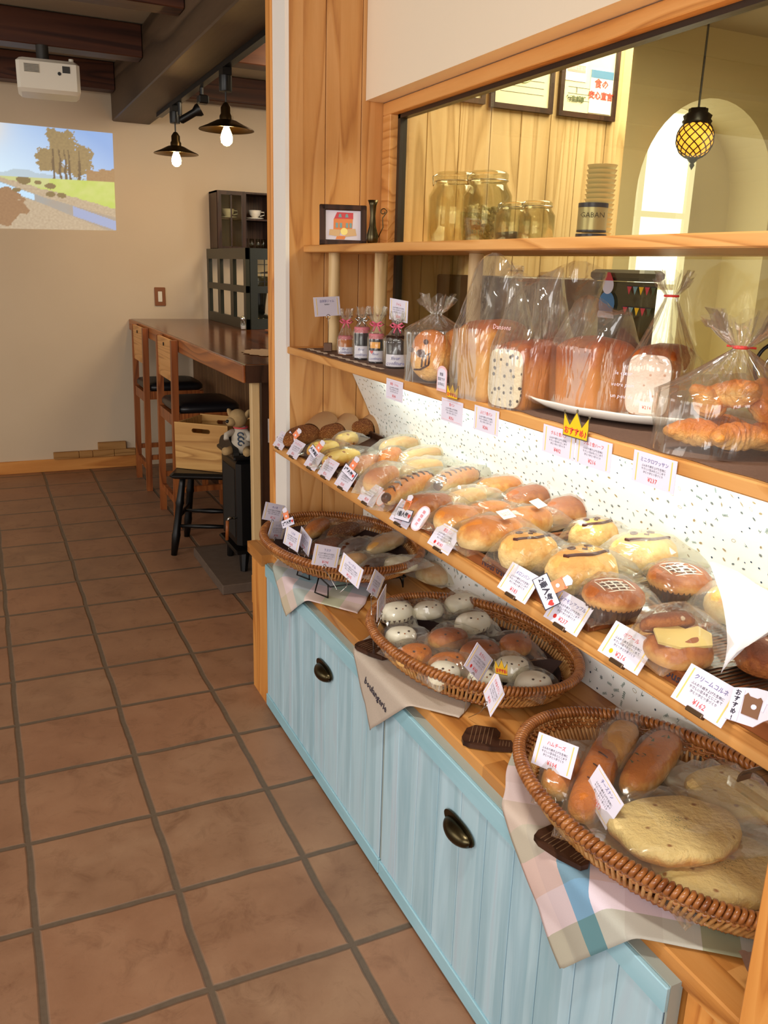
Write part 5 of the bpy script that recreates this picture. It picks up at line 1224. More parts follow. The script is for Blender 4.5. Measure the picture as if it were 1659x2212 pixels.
# top shelf: picture and vase
t_ = thing('picture_frame', 'small dark wood frame with a drawing of a red house, leaning on the top shelf', 'picture', (1.01, .13, 1.4765), (R(-12), 0, R(-19)))
fw, fh = .140, .118
obj('frame', MB().box(-fw/2, fw/2, 0, .014, 0, .016, b=.002).box(-fw/2, fw/2, 0, .014, fh-.016, fh, b=.002).box(-fw/2, -fw/2+.018, 0, .014, .0, fh, b=.002).box(fw/2-.018, fw/2, 0, .014, .0, fh, b=.002), 'dark_frame', t_)
pc = obj('drawing', MB().box(-fw/2+.015, fw/2-.015, .006, .009, .014, fh-.014), 'label_white', t_)
A = lambda pts, m_, nm, k=1: obj(nm, MB().prism(pts, 0, .0003*k, Matrix.Translation((0, .0058, 0)) @ Matrix.Rotation(R(90), 4, 'X')), m_, pc)
A([(-.027, .078), (.030, .078), (.030, .096), (-.018, .097)], 'art_red', 'drawn_roof'); A([(-.029, .045), (.027, .045), (.029, .078), (-.028, .078)], 'art_orange', 'drawn_house')
for x in (-.022, -.010, .008, .019): A([(x, .052), (x+.007, .052), (x+.007, .066), (x, .066)], 'art_teal', 'drawn_window', 3)
for x in (-.014, .006): A([(x, .082), (x+.010, .082), (x+.008, .092), (x+.002, .092)], 'art_teal', 'drawn_window', 3)
A([(-.042, .030), (-.012, .026), (-.006, .046), (-.04, .047)], 'art_tan', 'drawn_animal', 4); A([(.006, .026), (.040, .030), (.036, .050), (.010, .048)], 'art_tan', 'drawn_animal', 4)
A([(.003+.0105*math.cos(a), .041+.0105*math.sin(a)) for a in [i*PI/8 for i in range(16)]], 'art_yellow', 'drawn_balloon', 6); A([(-.022, .018), (.004, .018), (.008, .028), (-.018, .029)], 'art_orange', 'drawn_cart', 3)
t_ = thing('bud_vase', 'slim antique brass bud vase with a scrolled handle beside the picture', 'vase', (1.055, .02, 1.4768), R(-20))
obj('vase_body', MB().lathe([(.012, 0), (.017, .012), (.017, .028), (.010, .052), (.0075, .08), (.010, .108), (.015, .122), (.0135, .122), (.008, .106)], 20), 'antique_brass', t_, True)
obj('scroll_handle', MB().tube([(.016, 0, .02), (.030, 0, .05), (.028, 0, .075)]+[(.030+.010*math.cos(a)*(1-a/11), 0, .092+.010*math.sin(a)*(1-a/11)) for a in [i*.5 for i in range(14)]], .0016, 6), 'antique_brass', t_, True)
# black wire stand at the right picture edge
t_ = thing('wire_ornament', 'black curved wire ornament at the right edge above the croissants', 'ornament', (1.13, -1.36, zs+.003), R(-30))
obj('ring', MB().tube([(.028*math.cos(a), 0, .115+.035*math.sin(a)) for a in [i*PI/14 for i in range(28)]], .003, 8, True), 'black_iron', t_, True)
obj('inner_ring', MB().tube([(.017*math.cos(a)+.004, 0, .112+.022*math.sin(a)) for a in [i*PI/12 for i in range(24)]], .002, 8, True), 'steel', t_, True)
obj('foot', MB().tube([(0, 0, .08), (0, 0, .004), (.03, 0, .003), (-.03, 0, .003)], .003, 8), 'black_iron', t_, True)

# ---- kitchen side
G5 = 'glass jars on the kitchen side'
def kjar(x, y, r_, h, label, fill=None, fh=.5):
    t_ = thing('storage_jar', label, 'jar', (x, y, 1.481), 0, G5); n_ = 36
    obj('jar', MB().lathe([(r_*.9, 0), (r_, .012), (r_, h*.68), (r_*.80, h*.80), (r_*.74, h*.86), (r_*.78, h*.88), (r_*.74, h*.88), (r_*.70, h*.80), (r_*.95, h*.66), (r_*.95, .014), (0, .010)], n_), 'jar_glass', t_, True)
    obj('lid', MB().lathe([(r_*.80, h*.89), (r_*.82, h*.95), (r_*.7, h*.99), (0, h*1.0)], n_), 'jar_glass', t_, True)
    obj('clamp', MB().tube([(r_*.8*math.cos(a), r_*.8*math.sin(a), h*.87) for a in [i*PI/12 for i in range(24)]], .0018, 6, True).tube([(-r_*.8, 0, h*.87), (-r_*.95, 0, h*.80), (-r_*.98, 0, h*.92), (-r_*.8, 0, h*.95)], .002, 6), 'steel', t_, True)
    if fill:
        if fill == 'nuts':
            mb = MB(); rr = random.Random(2)
            for k in range(260):
                a = rr.uniform(0, 6.28); q = r_*.86*math.sqrt(rr.uniform(.5, 1)); c0 = Vector((q*math.cos(a), q*math.sin(a), rr.uniform(.02, h*fh))); e_ = Euler((rr.uniform(0, 6), rr.uniform(0, 6), rr.uniform(0, 6))).to_matrix()
                mb.tube([c0+e_ @ Vector(p) for p in ((-.009, 0, 0), (-.003, .005, 0), (.005, .004, 0), (.009, -.002, 0))], [.003, .0045, .0045, .0025], 6)
            o = obj('nuts', mb, 'nuts', t_, True); o['kind'] = 'stuff'
        else: obj('contents', MB().lathe([(r_*.9, .013), (r_*.92, h*fh), (0, h*fh+.006)], 28), fill, t_, True)
kjar(1.345, .060, .082, .215, 'large empty clip-top glass jar behind the window, leftmost tall jar')
kjar(1.350, -.115, .070, .205, 'tall clip-top glass jar filled with pale nuts behind the window', 'nuts', .52)
kjar(1.345, -.262, .050, .115, 'small clip-top jar with dark contents right of the nut jar', 'cocoa_cloth', .3)
kjar(1.345, -.372, .048, .112, 'small clip-top jar with a pale layer beside the stacked cups', 'nuts_layer' if 0 else 'kraft', .12)
t_ = thing('spice_tin', 'silver spice tin with navy band and dark lettering standing behind the window', 'tin', (1.338, -.610, 1.51), face_cam_z(1.338, -.61))
obj('tin', MB().lathe([(.034, 0), (.034, .062)], 36), 'tin_silver', t_, 40)
obj('band', MB().lathe([(.0345, .054), (.0345, .064), (.030, .0645)], 36).lathe([(.0345, 0), (.0345, .004)], 36), 'navy', t_, 40)
text('GABAN', .0165, 'ink_dark', t_, (0, -.0352, .036), (R(90), 0, 0))
tag(obj('tin_lid', MB().lathe([(.036, 0), (.036, .022), (.0, .024)], 36), 'navy', None, 40, (1.338, -.610, 1.4835)), 'navy tin lid lying under the spice tin', 'tin')
for i in range(17):
    o = link('paper_cup', cmesh('pc', lambda: mkmesh('paper_cup', MB().lathe([(.031, 0), (.036, .0095), (.037, .0105), (.035, .0105), (.029, .001)], 28), 'paper_cups', True)), None, (1.425, -.520, 1.4815+.0112*i))
    tag(o, 'pale paper cup in the tall stack behind the spice tin', 'cup', 'stack of paper cups')
G6 = 'framed certificates on the panelled kitchen wall'
def cert(x0, x1, z0, z1, label, full=False):
    t_ = thing('framed_certificate', label, 'picture', ((x0+x1)/2, .299, z0), 0, G6); w_ = (x1-x0)/2; h = z1-z0; b_ = .016
    obj('frame', MB().box(-w_, w_, -.014, 0, 0, b_).box(-w_, w_, -.014, 0, h-b_, h).box(-w_, -w_+b_, -.014, 0, b_, h-b_).box(w_-b_, w_, -.014, 0, b_, h-b_), 'dark_frame', t_)
    pg = obj('certificate', MB().box(-w_+b_, w_-b_, -.007, -.004, b_, h-b_), 'cert_paper', t_)
    c_ = MB(); cz = h*(.80 if full else .42)
    c_.tube([(.045*math.cos(a), -.008, cz+.045*math.sin(a)) for a in [i*PI/14 for i in range(28)]], .0022, 4, True).box(-.03, .03, -.009, -.0075, cz+.012, cz+.016).box(-.012, -.008, -.009, -.0075, cz-.03, cz+.014).box(.008, .012, -.009, -.0075, cz-.03, cz+.014)
    obj('emblem', c_, 'cert_green', pg)
    for k in range(3): obj('text_line', MB().box(-w_*.7, w_*.7, -.0078, -.007, h*.3-k*.02, h*.3-k*.02+.0012), 'motif_grey', pg)
    if full:
        obj('notice_pink', MB().box(-w_+.02, -.015, -.009, -.007, h*.36, h*.62), 'label_white', pg); text('令和2年', .016, 'ink_pink', pg, (-.055, -.0098, h*.58), (R(90), 0, 0)); obj('notice_band', MB().box(-w_+.025, -.02, -.0096, -.009, h*.45, h*.52), 'cert_pink', pg); text('食品衛生優良', .0125, 'label_white', pg, (-.056, -.0101, h*.485), (R(90), 0, 0))
        obj('notice_blue', MB().box(.005, w_-.02, -.0093, -.007, .02, h*.50), 'label_white', pg); obj('notice_blue_band', MB().box(.005, w_-.02, -.0098, -.0093, h*.42, h*.5), 'cert_blue', pg)
        text('食の', .030, 'ink_red', pg, (.052, -.0098, h*.36), (R(90), 0, 0), bold=.0012); text('安心宣言', .026, 'ink_red', pg, (.052, -.0098, h*.24), (R(90), 0, 0), bold=.0012)
        text('1', .026, 'ink_dark', pg, (-.05, -.0098, h*.27), (R(90), 0, 0)); text('衛生認証', .020, 'stained_green', pg, (-.05, -.0098, h*.18), (R(90), 0, 0), bold=.0008)
cert(1.855, 2.095, 1.93, 2.24, 'dark framed certificate with pink, blue and red notices, rightmost', True)
cert(1.585, 1.83, 1.93, 2.24, 'dark framed certificate in the middle with a pale green emblem')
cert(1.375, 1.565, 1.935, 2.20, 'framed certificate half hidden by the window head, leftmost')
# lantern in front of the arch
t_ = thing('hanging_lantern', 'round amber glass lantern in black iron mesh hanging before the arch', 'lamp', (3.10, .95, 2.03))
r_ = .082
obj('amber_globe', MB().lathe([(r_*math.cos(a), r_*math.sin(a)*1.05) for a in [-PI/2+i*PI/16 for i in range(17)]], 32), 'amber', t_, True)
ms = MB()
for k in range(12):
    for s_ in (-1, 1): ms.tube([((r_+.002)*math.cos(b)*math.cos(2*PI*k/12+s_*b*1.1), (r_+.002)*math.cos(b)*math.sin(2*PI*k/12+s_*b*1.1), (r_+.002)*1.05*math.sin(b)) for b in [-1.4+i*2.8/16 for i in range(17)]], .0028, 5)
obj('iron_mesh', ms, 'black_iron', t_, True)
obj('cap', MB().lathe([(.055, .06), (.062, .075), (.055, .085), (.06, .10), (.04, .115), (.04, .13), (.0, .135)], 16, None, 0, lambda a, i: 1+.08*math.cos(a*8)), 'black_iron', t_, True)
obj('chain', MB().tube([(0, 0, .13), (0, 0, .68)], .005, 6), 'black_iron', t_)
obj('finial', MB().lathe([(.03, -.08), (.02, -.095), (.008, -.105), (.012, -.115), (.0, -.135)], 14), 'black_iron', t_, True)
# kitchen things seen under the top shelf
tag(obj('kitchen_cupboard', MB().box(1.42, 1.90, .05, .297, .5, 1.40, b=.004).box(1.42, 1.90, .042, .048, .52, 1.38), 'dark_frame'), 'dark brown cupboard inside the kitchen below the glass jars', 'cupboard')
ya = (-0.0252, 1.4146); yb = (-0.2717, 1.4214)
t_ = thing('countertop_oven', 'dark oven with a black bar top standing on the kitchen counter behind the bags', 'oven', (0, 0, 0))
obj('body', MB().box(1.82, 1.88, yb[0]+.01, ya[0]-.01, .921, ya[1]-.02, b=.004), 'mill_dark', t_)
obj('top_bar', MB().box(1.80, 1.90, yb[0], ya[0], ya[1]-.018, ya[1]+.016, b=.010), 'black_rubber', t_)
obj('oven_glass', MB().box(1.816, 1.819, yb[0]+.05, ya[0]-.05, 1.02, ya[1]-.09), 'mill_dark', t_)
t_ = thing('kitchen_counter', 'pale kitchen worktop seen through the window behind the loaves', 'counter', (0, 0, 0))
obj('counter_top', MB().box(1.7, 3.2, -1.2, -.05, .88, .92), 'steel', t_); obj('counter_body', MB().box(1.72, 3.18, -1.18, -.07, 0, .88), 'kitchen_wall', t_)
G7 = 'cut-out window stickers'
def sticker(x, y, z, fn, label):
    t_ = thing('window_sticker', label, 'sticker', (x, y, z), R(-90), G7); fn(t_)
def circ(r_, cx=0, cz=0, n_=20): return [(cx+r_*math.cos(2*PI*k/n_), cz+r_*math.sin(2*PI*k/n_)) for k in range(n_)]
F_ = Matrix.Rotation(R(90), 4, 'X')
def snow(t_):
    obj('body', MB().prism(circ(.026, 0, -.02), 0, .0006, F_), 'cert_blue', t_); obj('head', MB().prism(circ(.018, 0, .018), 0, .0008, F_), 'label_white', t_)
    obj('hat', MB().prism([(-.016, .028), (.016, .028), (.004, .045), (-.004, .045)], 0, .0012, F_), 'art_red', t_); obj('fringe', MB().prism([(-.028, -.05), (.028, -.05), (.024, -.036), (-.024, -.036)], 0, .0012, F_), 'label_white', t_)
sticker(1.2425, -0.8079, 1.3750, snow, 'little snowman sticker with red hat on the kitchen window')
def flags(t_):
    obj('string', MB().box(-.045, .045, -.0006, 0, .0, .0012), 'ink_dark', t_)
    for k, m_ in enumerate(('art_red', 'art_teal', 'crown_yellow', 'art_red', 'stained_green')): obj('flag', MB().prism([(-.042+k*.018, 0), (-.028+k*.018, 0), (-.035+k*.018, -.016)], 0, .0006, F_), m_, t_)
sticker(1.2425, -0.9115, 1.3927, flags, 'upper string of coloured flag stickers on the kitchen window')
sticker(1.2425, -0.9044, 1.3509, flags, 'lower string of coloured flag stickers on the kitchen window')
# ---------------------------------------------------------------- price cards and signs
CW, CHH = .090, .0545
def card(label, loc, rot, title, price, tcol='ink_violet', border='border_yellow', sides=True, body=('ふんわり焼き上げた生地に', 'やさしい甘みをとじこめて', 'ひとつひとつ手づくり'), cat='price card', grp='price cards', clip=None, badge=None, w_=CW, h=CHH, nm='price_card'):
    t_ = thing(nm, label, cat, loc, rot, grp)
    obj('card', MB().box(-w_/2, w_/2, -.0004, .0004, -h/2, h/2), 'card_paper', t_)
    for s_ in (-1, 1):
        if sides: obj('border', MB().box(s_*w_*.40-.0011, s_*w_*.40+.0011, -.0008, -.0004, -h*.44, h*.44), border, t_)
        else: obj('border', MB().box(-w_*.44, w_*.44, -.0008, -.0004, s_*h*.41-.0004, s_*h*.41+.0004), border, t_)
    X = (R(90), 0, 0)
    if title: text(title, h*.155, tcol, t_, (0, -.0009, h*.27), X)
    for k, s_ in enumerate(body): text(s_, h*.088, 'ink_dark', t_, (0, -.0009, h*(.10-.105*k)), X)
    if price: text(price, h*.20, 'ink_red', t_, (0, -.0009, -h*.31), X)
    if badge: obj('badge', MB().prism(circ(h*.07, -w_*.24, -h*.30), .0005, .001, F_), badge, t_)
    if clip == 'foot':
        obj('clip', MB().box(-w_*.16, w_*.16, -.0035, .006, -h/2-.004, -h/2+.003, b=.001), 'clip_brown', t_)
    return t_
def on_shelf(P, label, title, price, **kw):   # leaning back 34 degrees at the shelf front
    kw.setdefault('clip', 'foot'); return card(label, (P[0]+.006, P[1], .883), (R(-34), 0, R(-90)), title, price, grp='price cards along the lowest shelf', **kw)
xs = .8335
SH = lambda y: (xs, y)
on_shelf(SH((0.2025, 0.8581)[0]), 'price card at the far left end of the lowest shelf', 'カレーパン', '¥183', border='border_pink', sides=False)
on_shelf(SH((0.0658, 0.8513)[0]), 'price card second from the left on the lowest shelf', 'チーズフランス', '¥216', tcol='ink_red', border='border_pink', sides=False)
on_shelf(SH((-0.0900, 0.8546)[0]), 'price card third from the left on the lowest shelf', 'チーズブレッド', '¥194', tcol='ink_red', border='border_pink', sides=False)
on_shelf(SH((-0.2028, 0.8460)[0]), 'price card fourth from the left on the lowest shelf', 'ソーセージ', '¥216', tcol='ink_red', border='border_pink', sides=False)
on_shelf(SH((-0.3290, 0.8485)[0]), 'price card fifth from the left on the lowest shelf, under the bear sign', 'カレーロール', '¥205', tcol='ink_violet', border='border_pink', sides=False)
on_shelf(SH((-0.4863, 0.8525)[0]), 'price card with pink border in front of the striped sausage roll', 'ハムロール', '¥205', tcol='ink_pink', border='border_pink', sides=False)
on_shelf(SH((-0.6720, 0.8472)[0]), 'price card under the first-place popularity sign', 'クリームパン', '¥173', border='border_pink', sides=False)
on_shelf(SH((-0.8610, 0.8492)[0]), 'price card in front of the large stickered bun, small green mark on it', '黒豆パン', '¥183', tcol='ink_red', sides=False, badge='heart_red')
on_shelf(SH((-1.1363, 0.8580)[0]), 'price card for melon bread beside the second-place sign', 'メロンパン', '¥183')
on_shelf(SH((-1.2813, 0.8614)[0]), 'price card for cinnamon apple reading 237 yen', 'シナモンアップル', '¥237', badge='heart_red')
on_shelf(SH((-1.4236, 0.8595)[0]), 'price card reading 216 yen in front of the split sandwich', 'ポワール', '¥216', tcol='ink_red', badge='crown_yellow')
on_shelf(SH((-1.5808, 0.8590)[0]), 'price card reading 162 yen beside the brown bear sign', 'クリームコルネ', '¥162')
def hang(P, label, title, price, **kw): return card(label, (.888, P[1], P[2]), (0, 0, R(-90)), title, price, grp='price cards hanging from the middle shelf', h=.048, **kw)
hang((0.8880, -0.5024, 1.1371), 'price card hanging below the jam jars', '蜂蜜・ジャム', '¥540', tcol='ink_red', border='border_pink', sides=False)
hang((0.8880, -0.7810, 1.1310), 'price card hanging under the small crown by the animal bread', '食パン', '¥356', tcol='ink_red', border='border_pink', sides=False)
hang((0.8880, -0.9167, 1.1356), 'price card hanging below the raisin loaf', 'ぶどう食パン', '¥286', tcol='ink_red')
hang((0.8880, -1.1513, 1.1380), 'price card reading 402 yen hanging left of the large crown', 'クルミ食パン', '¥402', tcol='ink_red', border='border_yellow')
hang((0.8880, -1.2447, 1.1380), 'price card reading 216 yen hanging right of the large crown', 'クルミ食ハーフ', '¥216', tcol='ink_red')
hang((0.8880, -1.3847, 1.1398), 'price card for mini croissants reading 237 yen at the right', 'ミニクロワッサン', '¥237')
def crown(loc, rot, s_, label):
    t_ = thing('crown_sign', label, 'sign', loc, rot, 'yellow crown signs')
    out = [(-1, -.62), (1, -.62), (1.02, .55), (.5, .0), (.02, .72), (-.5, .0), (-1.02, .55)]
    obj('crown', MB().prism([(a*s_, b*s_) for a, b in out], .0, .0012, F_), 'crown_yellow', t_)
    obj('outline', MB().tube([(a*s_, -.0008, b*s_) for a, b in out], s_*.035, 5, True), 'crown_ink', t_)
    for a, b in ((1.02, .55), (.02, .72), (-1.02, .55)): obj('tip', ell((a*s_, -.0006, b*s_+s_*.05), (s_*.09, .001, s_*.09), 10, 6), 'crown_ink', t_, True)
    text('おすすめ♪', s_*.42, 'ink_red', t_, (0, -.0018, -s_*.34), (R(90), 0, 0), bold=.0004)
p_ = (0.8840, -1.2010, 1.1750)
crown(p_, (0, 0, R(-90)), .032, 'large yellow crown sign hanging between the walnut bread cards')
p_ = (0.8840, -0.7876, 1.1737)
crown(p_, (0, 0, R(-90)), .022, 'small yellow crown sign on the shelf edge below the golden loaf')
p_, e_ = ((0.8223, -1.1252, 0.7141), (-0.416, 0.437, 0.311))
crown(p_, e_, .020, 'small yellow crown sign clipped over the front rim of the middle basket')
p_ = (0.8880, -0.7326, 1.1924)
t_ = thing('shelf_sign', 'small round-topped pink sign on the edge beside the animal bread', 'sign', p_, (0, 0, R(-90)))
obj('plate', MB().prism([(-.021, -.026), (.021, -.026), (.021, .014)]+[(.021*math.cos(a), .014+.014*math.sin(a)) for a in [i*PI/8 for i in range(1, 8)]]+[(-.021, .014)], 0, .001, F_), 'border_pink', t_)
obj('face', MB().prism([(-.017, -.020), (.017, -.020), (.017, .012)]+[(.017*math.cos(a), .012+.011*math.sin(a)) for a in [i*PI/8 for i in range(1, 8)]]+[(-.017, .012)], .001, .0014, F_), 'card_paper', t_)
for k, s_ in enumerate(('数量', '限定です', 'お早めに')): text(s_, .0075, 'ink_dark', t_, (0, -.002, .010-.0105*k), (R(90), 0, 0))
def rank(loc, rot, txt, label, w_=.052, h=.022, up=1, vert=False):
    """white lettered plate with a little bear in a chef hat above"""
    t_ = thing('rank_sign', label, 'sign', loc, rot, 'popularity signs with a little bear')
    obj('outline', MB().box(-w_/2-.0015, w_/2+.0015, -.0006, .0004, -h/2-.0015, h/2+.0015), 'ink_dark', t_)
    obj('plate', MB().box(-w_/2, w_/2, -.0011, .0, -h/2, h/2), 'card_paper', t_)
    text(txt, h*.50, 'ink_dark', t_, (-w_*.06, -.0016, 0), (R(90), 0, 0), bold=.0005)
    text('♥', h*.40, 'heart_red', t_, (w_*.40, -.0016, -h*.05), (R(90), 0, 0))
    b_ = obj('bear', MB().box(-.011, .011, -.0012, .0, h/2, h/2+.020).box(-.012, -.007, -.0012, 0, h/2+.018, h/2+.023).box(.007, .012, -.0012, 0, h/2+.018, h/2+.023), 'bear_orange', t_)
    obj('muzzle', ell((0, -.0014, h/2+.009), (.004, .001, .0035), 12, 6), 'card_paper', b_); obj('hat', MB().prism([(-.008, h/2+.021), (.008, h/2+.021), (.010, h/2+.031), (.004, h/2+.035), (-.004, h/2+.034), (-.010, h/2+.031)], .0002, .0016, F_), 'label_white', b_)
def vrank(c, label, txt, sc_=1.):
    rank(c[0], c[1], txt, label, .052*sc_, .022*sc_)
vrank(((0.8240, -0.7018, 0.8904), (R(-28), R(-6), R(-84))), 'first-place sign with a little bear standing before the brown glossy bun', '1番人気', 1.15)
p_, e_ = ((0.8244, -1.2378, 0.9056), (-0.884, 0.583, -1.691))
vrank((p_, e_), 'second-place sign with a little bear, turned sideways by the melon buns', '2番人気', 1.15)
vrank(((.842, (-0.3441, 0.8836)[0], .905), (R(-25), R(18), R(-80))), 'tilted bear sign above the fifth price card', '3番人気')
vrank(((.846, (-0.0789, 0.9038)[0], .900), (R(-25), R(28), R(-80))), 'tilted bear sign behind the third price card', '人気商品')
vrank(((.846, (0.1243, 0.8897)[0], .900), (R(-25), R(35), R(-80))), 'bear sign at the far left end of the lowest shelf', '人気商品')
vrank(((.775, (-0.0483, 0.6917)[0], .690), (R(-10), R(-28), R(-62))), 'bear sign tilted over the cards of the far basket', '2番人気')
def oval(loc, rot, label, txt, rx=.015, rz=.026, m_='border_pink'):
    t_ = thing('oval_tag', label, 'sign', loc, rot, 'oval tags beside the price cards')
    obj('rim', MB().prism([(rx*se(math.cos(a), .8), rz*se(math.sin(a), .8)) for a in [i*PI/14 for i in range(28)]], 0, .001, F_), m_, t_)
    obj('face', MB().prism([(rx*.84*se(math.cos(a), .8), rz*.9*se(math.sin(a), .8)) for a in [i*PI/14 for i in range(28)]], .001, .0014, F_), 'card_paper', t_)
    for k, s_ in enumerate(txt): text(s_, .0085, 'ink_red', t_, (0, -.002, rz*.5-.010*k), (R(90), 0, 0))
oval((.842, (-0.7485, 0.8805)[0], .893), (R(-30), R(15), R(-75)), 'pink-edged oval tag right of the first-place sign', ('期', '間', '限', '定'), .017, .030)
oval((.845, (-0.4537, 0.8797)[0], .893), (R(-30), R(15), R(-75)), 'pink-edged oval tag beside the crinkled orange roll', ('期', '間', '限'), .013, .024)
oval((.840, (-0.5527, 0.8764)[0], .888), (R(-30), R(15), R(-75)), 'small oval tag with an orange figure beside the sausage roll card', ('☺',), .012, .020, 'bear_orange')
oval((.845, (-0.1699, 0.8911)[0], .888), (R(-30), R(15), R(-75)), 'small oval tag with an orange edge behind the third price card', ('☺',), .010, .018, 'bear_orange')
# brown bear sign
p_, e_ = (0.8220, -1.6681, 0.9118), (R(-30), R(-8), R(-78))
t_ = thing('bear_sign', 'cut-out sign of a brown bear in a chef hat at the right edge', 'sign', p_, e_); t_.scale = (.84, .84, .84)
obj('backing', MB().prism([(-.034, .022), (-.018, .026), (0, .030), (.024, .030), (.036, .022), (.036, -.004), (.022, -.014), (.010, -.026), (-.034, -.026)], .0, .002, F_), 'label_white', t_)
b_ = obj('bear', MB().prism([(-.012, -.012), (.014, -.014), (.014, .014), (.010, .018), (.006, .015), (-.006, .016), (-.010, .020), (-.014, .015)], .0021, .0032, F_), 'bear_brown', t_)
obj('muzzle', ell((.004, -.0036, .002), (.0045, .001, .0040), 12, 6), 'card_paper', b_); obj('hat', MB().prism([(.015, .000), (.019, -.002), (.021, .012), (.032, .004), (.034, .014), (.026, .020), (.018, .018)], .0021, .0030, F_), 'card_paper', b_)
obj('plate', MB().box(-.033, -.015, -.0032, -.002, -.025, .022), 'card_paper', t_)
for k, s_ in enumerate('おすすめ!'): text(s_, .0095, 'ink_dark', t_, (-.024, -.0036, .016-.0095*k), (R(90), 0, 0), bold=.0003)
# cards clipped on wire stands round the baskets
G8 = 'cards on wire clips around the baskets'
def wcard(c, label, title, price, foot=None, **kw):
    p_, e_ = c; t_ = card(label, p_, e_, title, price, grp=G8, **kw)
    M4 = Matrix.Translation(p_) @ Euler(e_).to_matrix().to_4x4(); a = Vector((0, .001, -.0272)); inv = M4.inverted()
    w_ = MB(); w_.tube([a+Vector((.0065*math.cos(k), -.002, .0065*math.sin(k)-.002)) for k in [i*PI/6 for i in range(12)]], .0009, 6, True)
    f_ = inv @ Vector(foot) if foot else Vector((0, .01, -.055)); m_ = a.lerp(f_, .45)+Vector((.004, .004, 0))
    w_.tube([a+Vector((0, -.002, -.008)), m_, f_], .0009, 6); obj('wire_clip', w_, 'steel', t_, True); return t_
wcard(((0.7802, 0.1024, 0.6799), (-0.019, 0.344, 0.472)), 'card farthest left, highest of those by the far basket', '木の実', '¥216', (.79, (0.0957, 0.5858)[0], .635))
wcard(((0.7723, 0.0456, 0.6394), (0.148, 0.303, 0.690)), 'card at the far left just below the highest one by the far basket', 'レーズン', '¥194', (.78, (0.0651, 0.5813)[0], .63))
wcard(((0.7622, -0.1239, 0.6654), (-0.214, 0.028, -1.418)), 'slanted card on the left rim of the far basket, before the narrow one', 'くるみ', '¥205', (.765, (-0.1820, 0.6263)[0], .63))
wcard(((0.7956, -0.1372, 0.6578), (-0.136, 0.158, -1.576)), 'card seen narrow and edge-turned on the left rim of the far basket', 'チョコ', '¥194', (.765, (-0.2089, 0.6351)[0], .63))
wcard(((0.7738, -0.3613, 0.6890), (-0.107, 0.335, 0.313)), 'shiny card half white with glare on the front rim of the far basket', 'ラスク', '¥194', (.765, (-0.4595, 0.6742)[0], .632))
wcard(((0.7949, -0.4774, 0.6859), (-0.117, 0.231, -1.361)), 'slanted card hanging over the front rim of the far basket', 'ベーグル', '¥205', (.765, (-0.4808, 0.6816)[0], .632))
wcard(((0.8211, -0.5724, 0.6806), (0.173, 0.571, 0.801)), 'card with a small cup drawing between far and middle baskets', 'マフィン', '¥194', (.785, (-0.6485, 0.5567)[0], .54))
wcard(((0.8012, -0.6487, 0.6638), (0.028, -0.110, 0.908)), 'narrow edge-turned card at the left rim of the middle basket', 'あざらし', '¥183', (.785, (-0.6485, 0.5567)[0], .54))
wcard(((0.8602, -0.9901, 0.6554), (0.082, 0.759, 0.445)), 'diamond-turned card above the front rim of the middle basket', 'あざらし', '¥183', (.845, (-0.9714, 0.4818)[0], .535), tcol='ink_red', badge='heart_red')
wcard(((0.8402, -1.0809, 0.6370), (-0.438, 0.057, -1.966)), 'diamond-turned card hanging under the small crown of the middle basket', 'ちびあざらし', '¥183', (.845, (-0.9894, 0.4918)[0], .535), tcol='ink_red')
wcard(((0.8243, -1.2996, 0.6324), (-0.440, -0.170, -1.382)), 'price card with yellow border over the left end of the near basket', 'ハムチーズ', '¥194', (.775, (-1.3806, 0.5262)[0], .545), tcol='ink_red')
wcard(((0.8424, -1.4062, 0.6148), (-0.389, 0.157, -1.799)), 'slanted price card reading 353 yen over the near basket flatbread', 'チーズナン', '¥353', (.775, (-1.3806, 0.5262)[0], .545), tcol='ink_violet', sides=False)
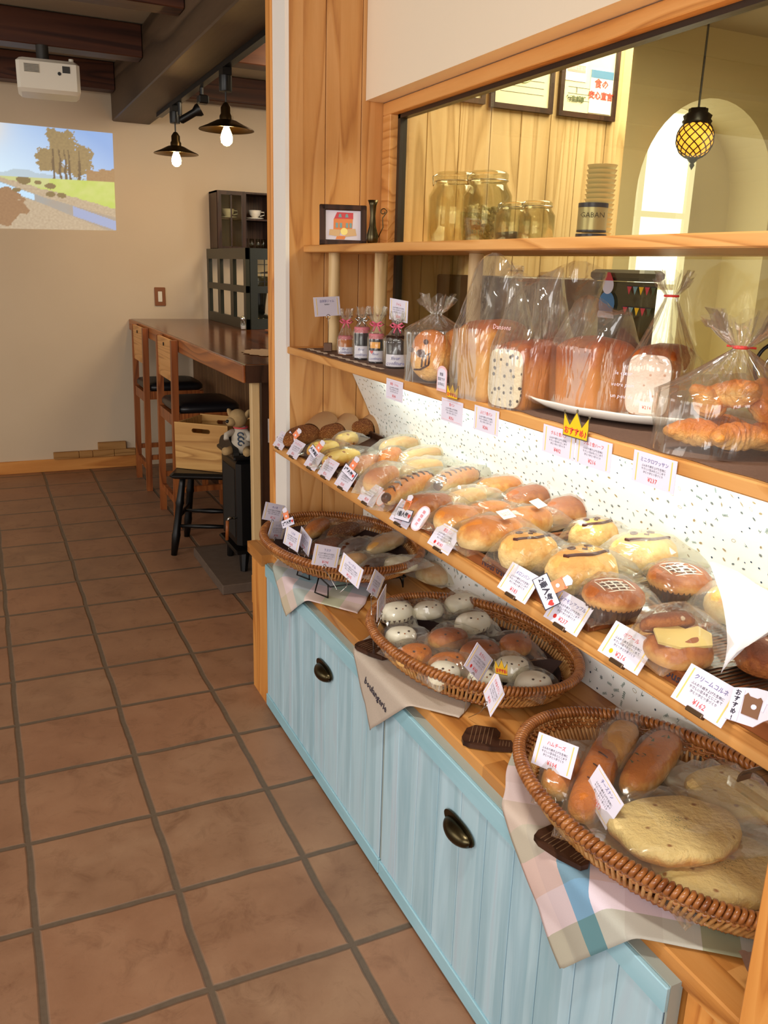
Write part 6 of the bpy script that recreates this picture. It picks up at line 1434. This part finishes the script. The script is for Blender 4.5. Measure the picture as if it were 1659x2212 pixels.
# card stands on the middle shelf
c_ = ((0.9317, 0.0545, 1.3027), (-0.121, -0.041, 0.209))
t_ = wcard(c_, 'glossy card on a wire rising from a wooden block left of the jars', '自家製ジャム', '', (.955, .105, 1.19), body=('無添加の',))
tag(obj('card_stand_block', MB().box(-.012, .012, -.012, .012, 0, .024, b=.001), 'mat_brown', None, False, (.955, .105, zs+.003), R(-25)), 'small wooden block holding the wire of the glossy card', 'block')
c_ = ((0.9924, -0.2969, 1.3111), (0.021, 0.051, -1.476))
wcard(c_, 'card standing behind the rightmost jam jar', 'ジャム', '¥540', (1.0, -.42, 1.169), tcol='ink_red')
# mitten-shaped stands
def mitt(x, y, rot, label, z=.5325):
    t_ = thing('mitten_stand', label, 'card stand', (x, y, z), rot, 'dark mitten-shaped card stands')
    out = [(-.05, -.010), (-.045, .012), (-.03, .022), (-.008, .022), (.012, .022), (.022, .012), (.016, .002), (.022, -.004), (.045, -.002), (.052, -.012), (.048, -.020), (.01, -.024), (-.03, -.024), (-.045, -.020)]
    obj('body', MB().prism([(a, b*1.6) for a, b in out], 0, .009), 'dark_frame', t_)
    s_ = MB()
    for k in range(6): s_.box(-.034+k*.008, -.0325+k*.008, -.030, .030, .009, .0094)
    for k in range(4): s_.box(.024+k*.006, .0252+k*.006, -.028, -.010, .009, .0094)
    obj('carved_stripes', s_, 'stripe_tan', t_)
mitt(.838, -1.076, R(-38), 'dark mitten-shaped card stand between the middle and near baskets')
mitt(.785, -1.405, R(-75), 'dark mitten-shaped card stand half under the near basket rim', .5375)
mitt(.800, -.635, R(-70), 'dark mitten-shaped card stand beside the left rim of the middle basket', .5375)
# tongs and strip at the right edge
t_ = thing('card_holder', 'dark metal band holder with a clear edge at the right of the near basket', 'holder', (.842, -1.705, .800), R(-90))
hb = MB()
for k in range(8):
    a0, a1 = PI*k/8*.9, PI*(k+1)/8*.9; hb.bar((-.02+.028*(-math.cos(a0)), .0, .028*math.sin(a0)), (-.02+.028*(-math.cos(a1)), .0, .028*math.sin(a1)), .022, .0025)
obj('band', hb, 'clip_brown', t_)
obj('clear_strip', MB().box(-.06, .03, -.014, -.010, -.010, .002), 'jar_glass', t_)
tag(obj('lace_cloth', MB().grid(lambda u, v: (.825+.07*u, -1.755+.05*v-.01*u, .5345+.045*v*(1-.5*u)+.003*math.sin(u*30+v*9)**2), 14, 10), 'mat_brown', None, True), 'crumpled mauve-brown lace cloth beside the right end post', 'cloth')
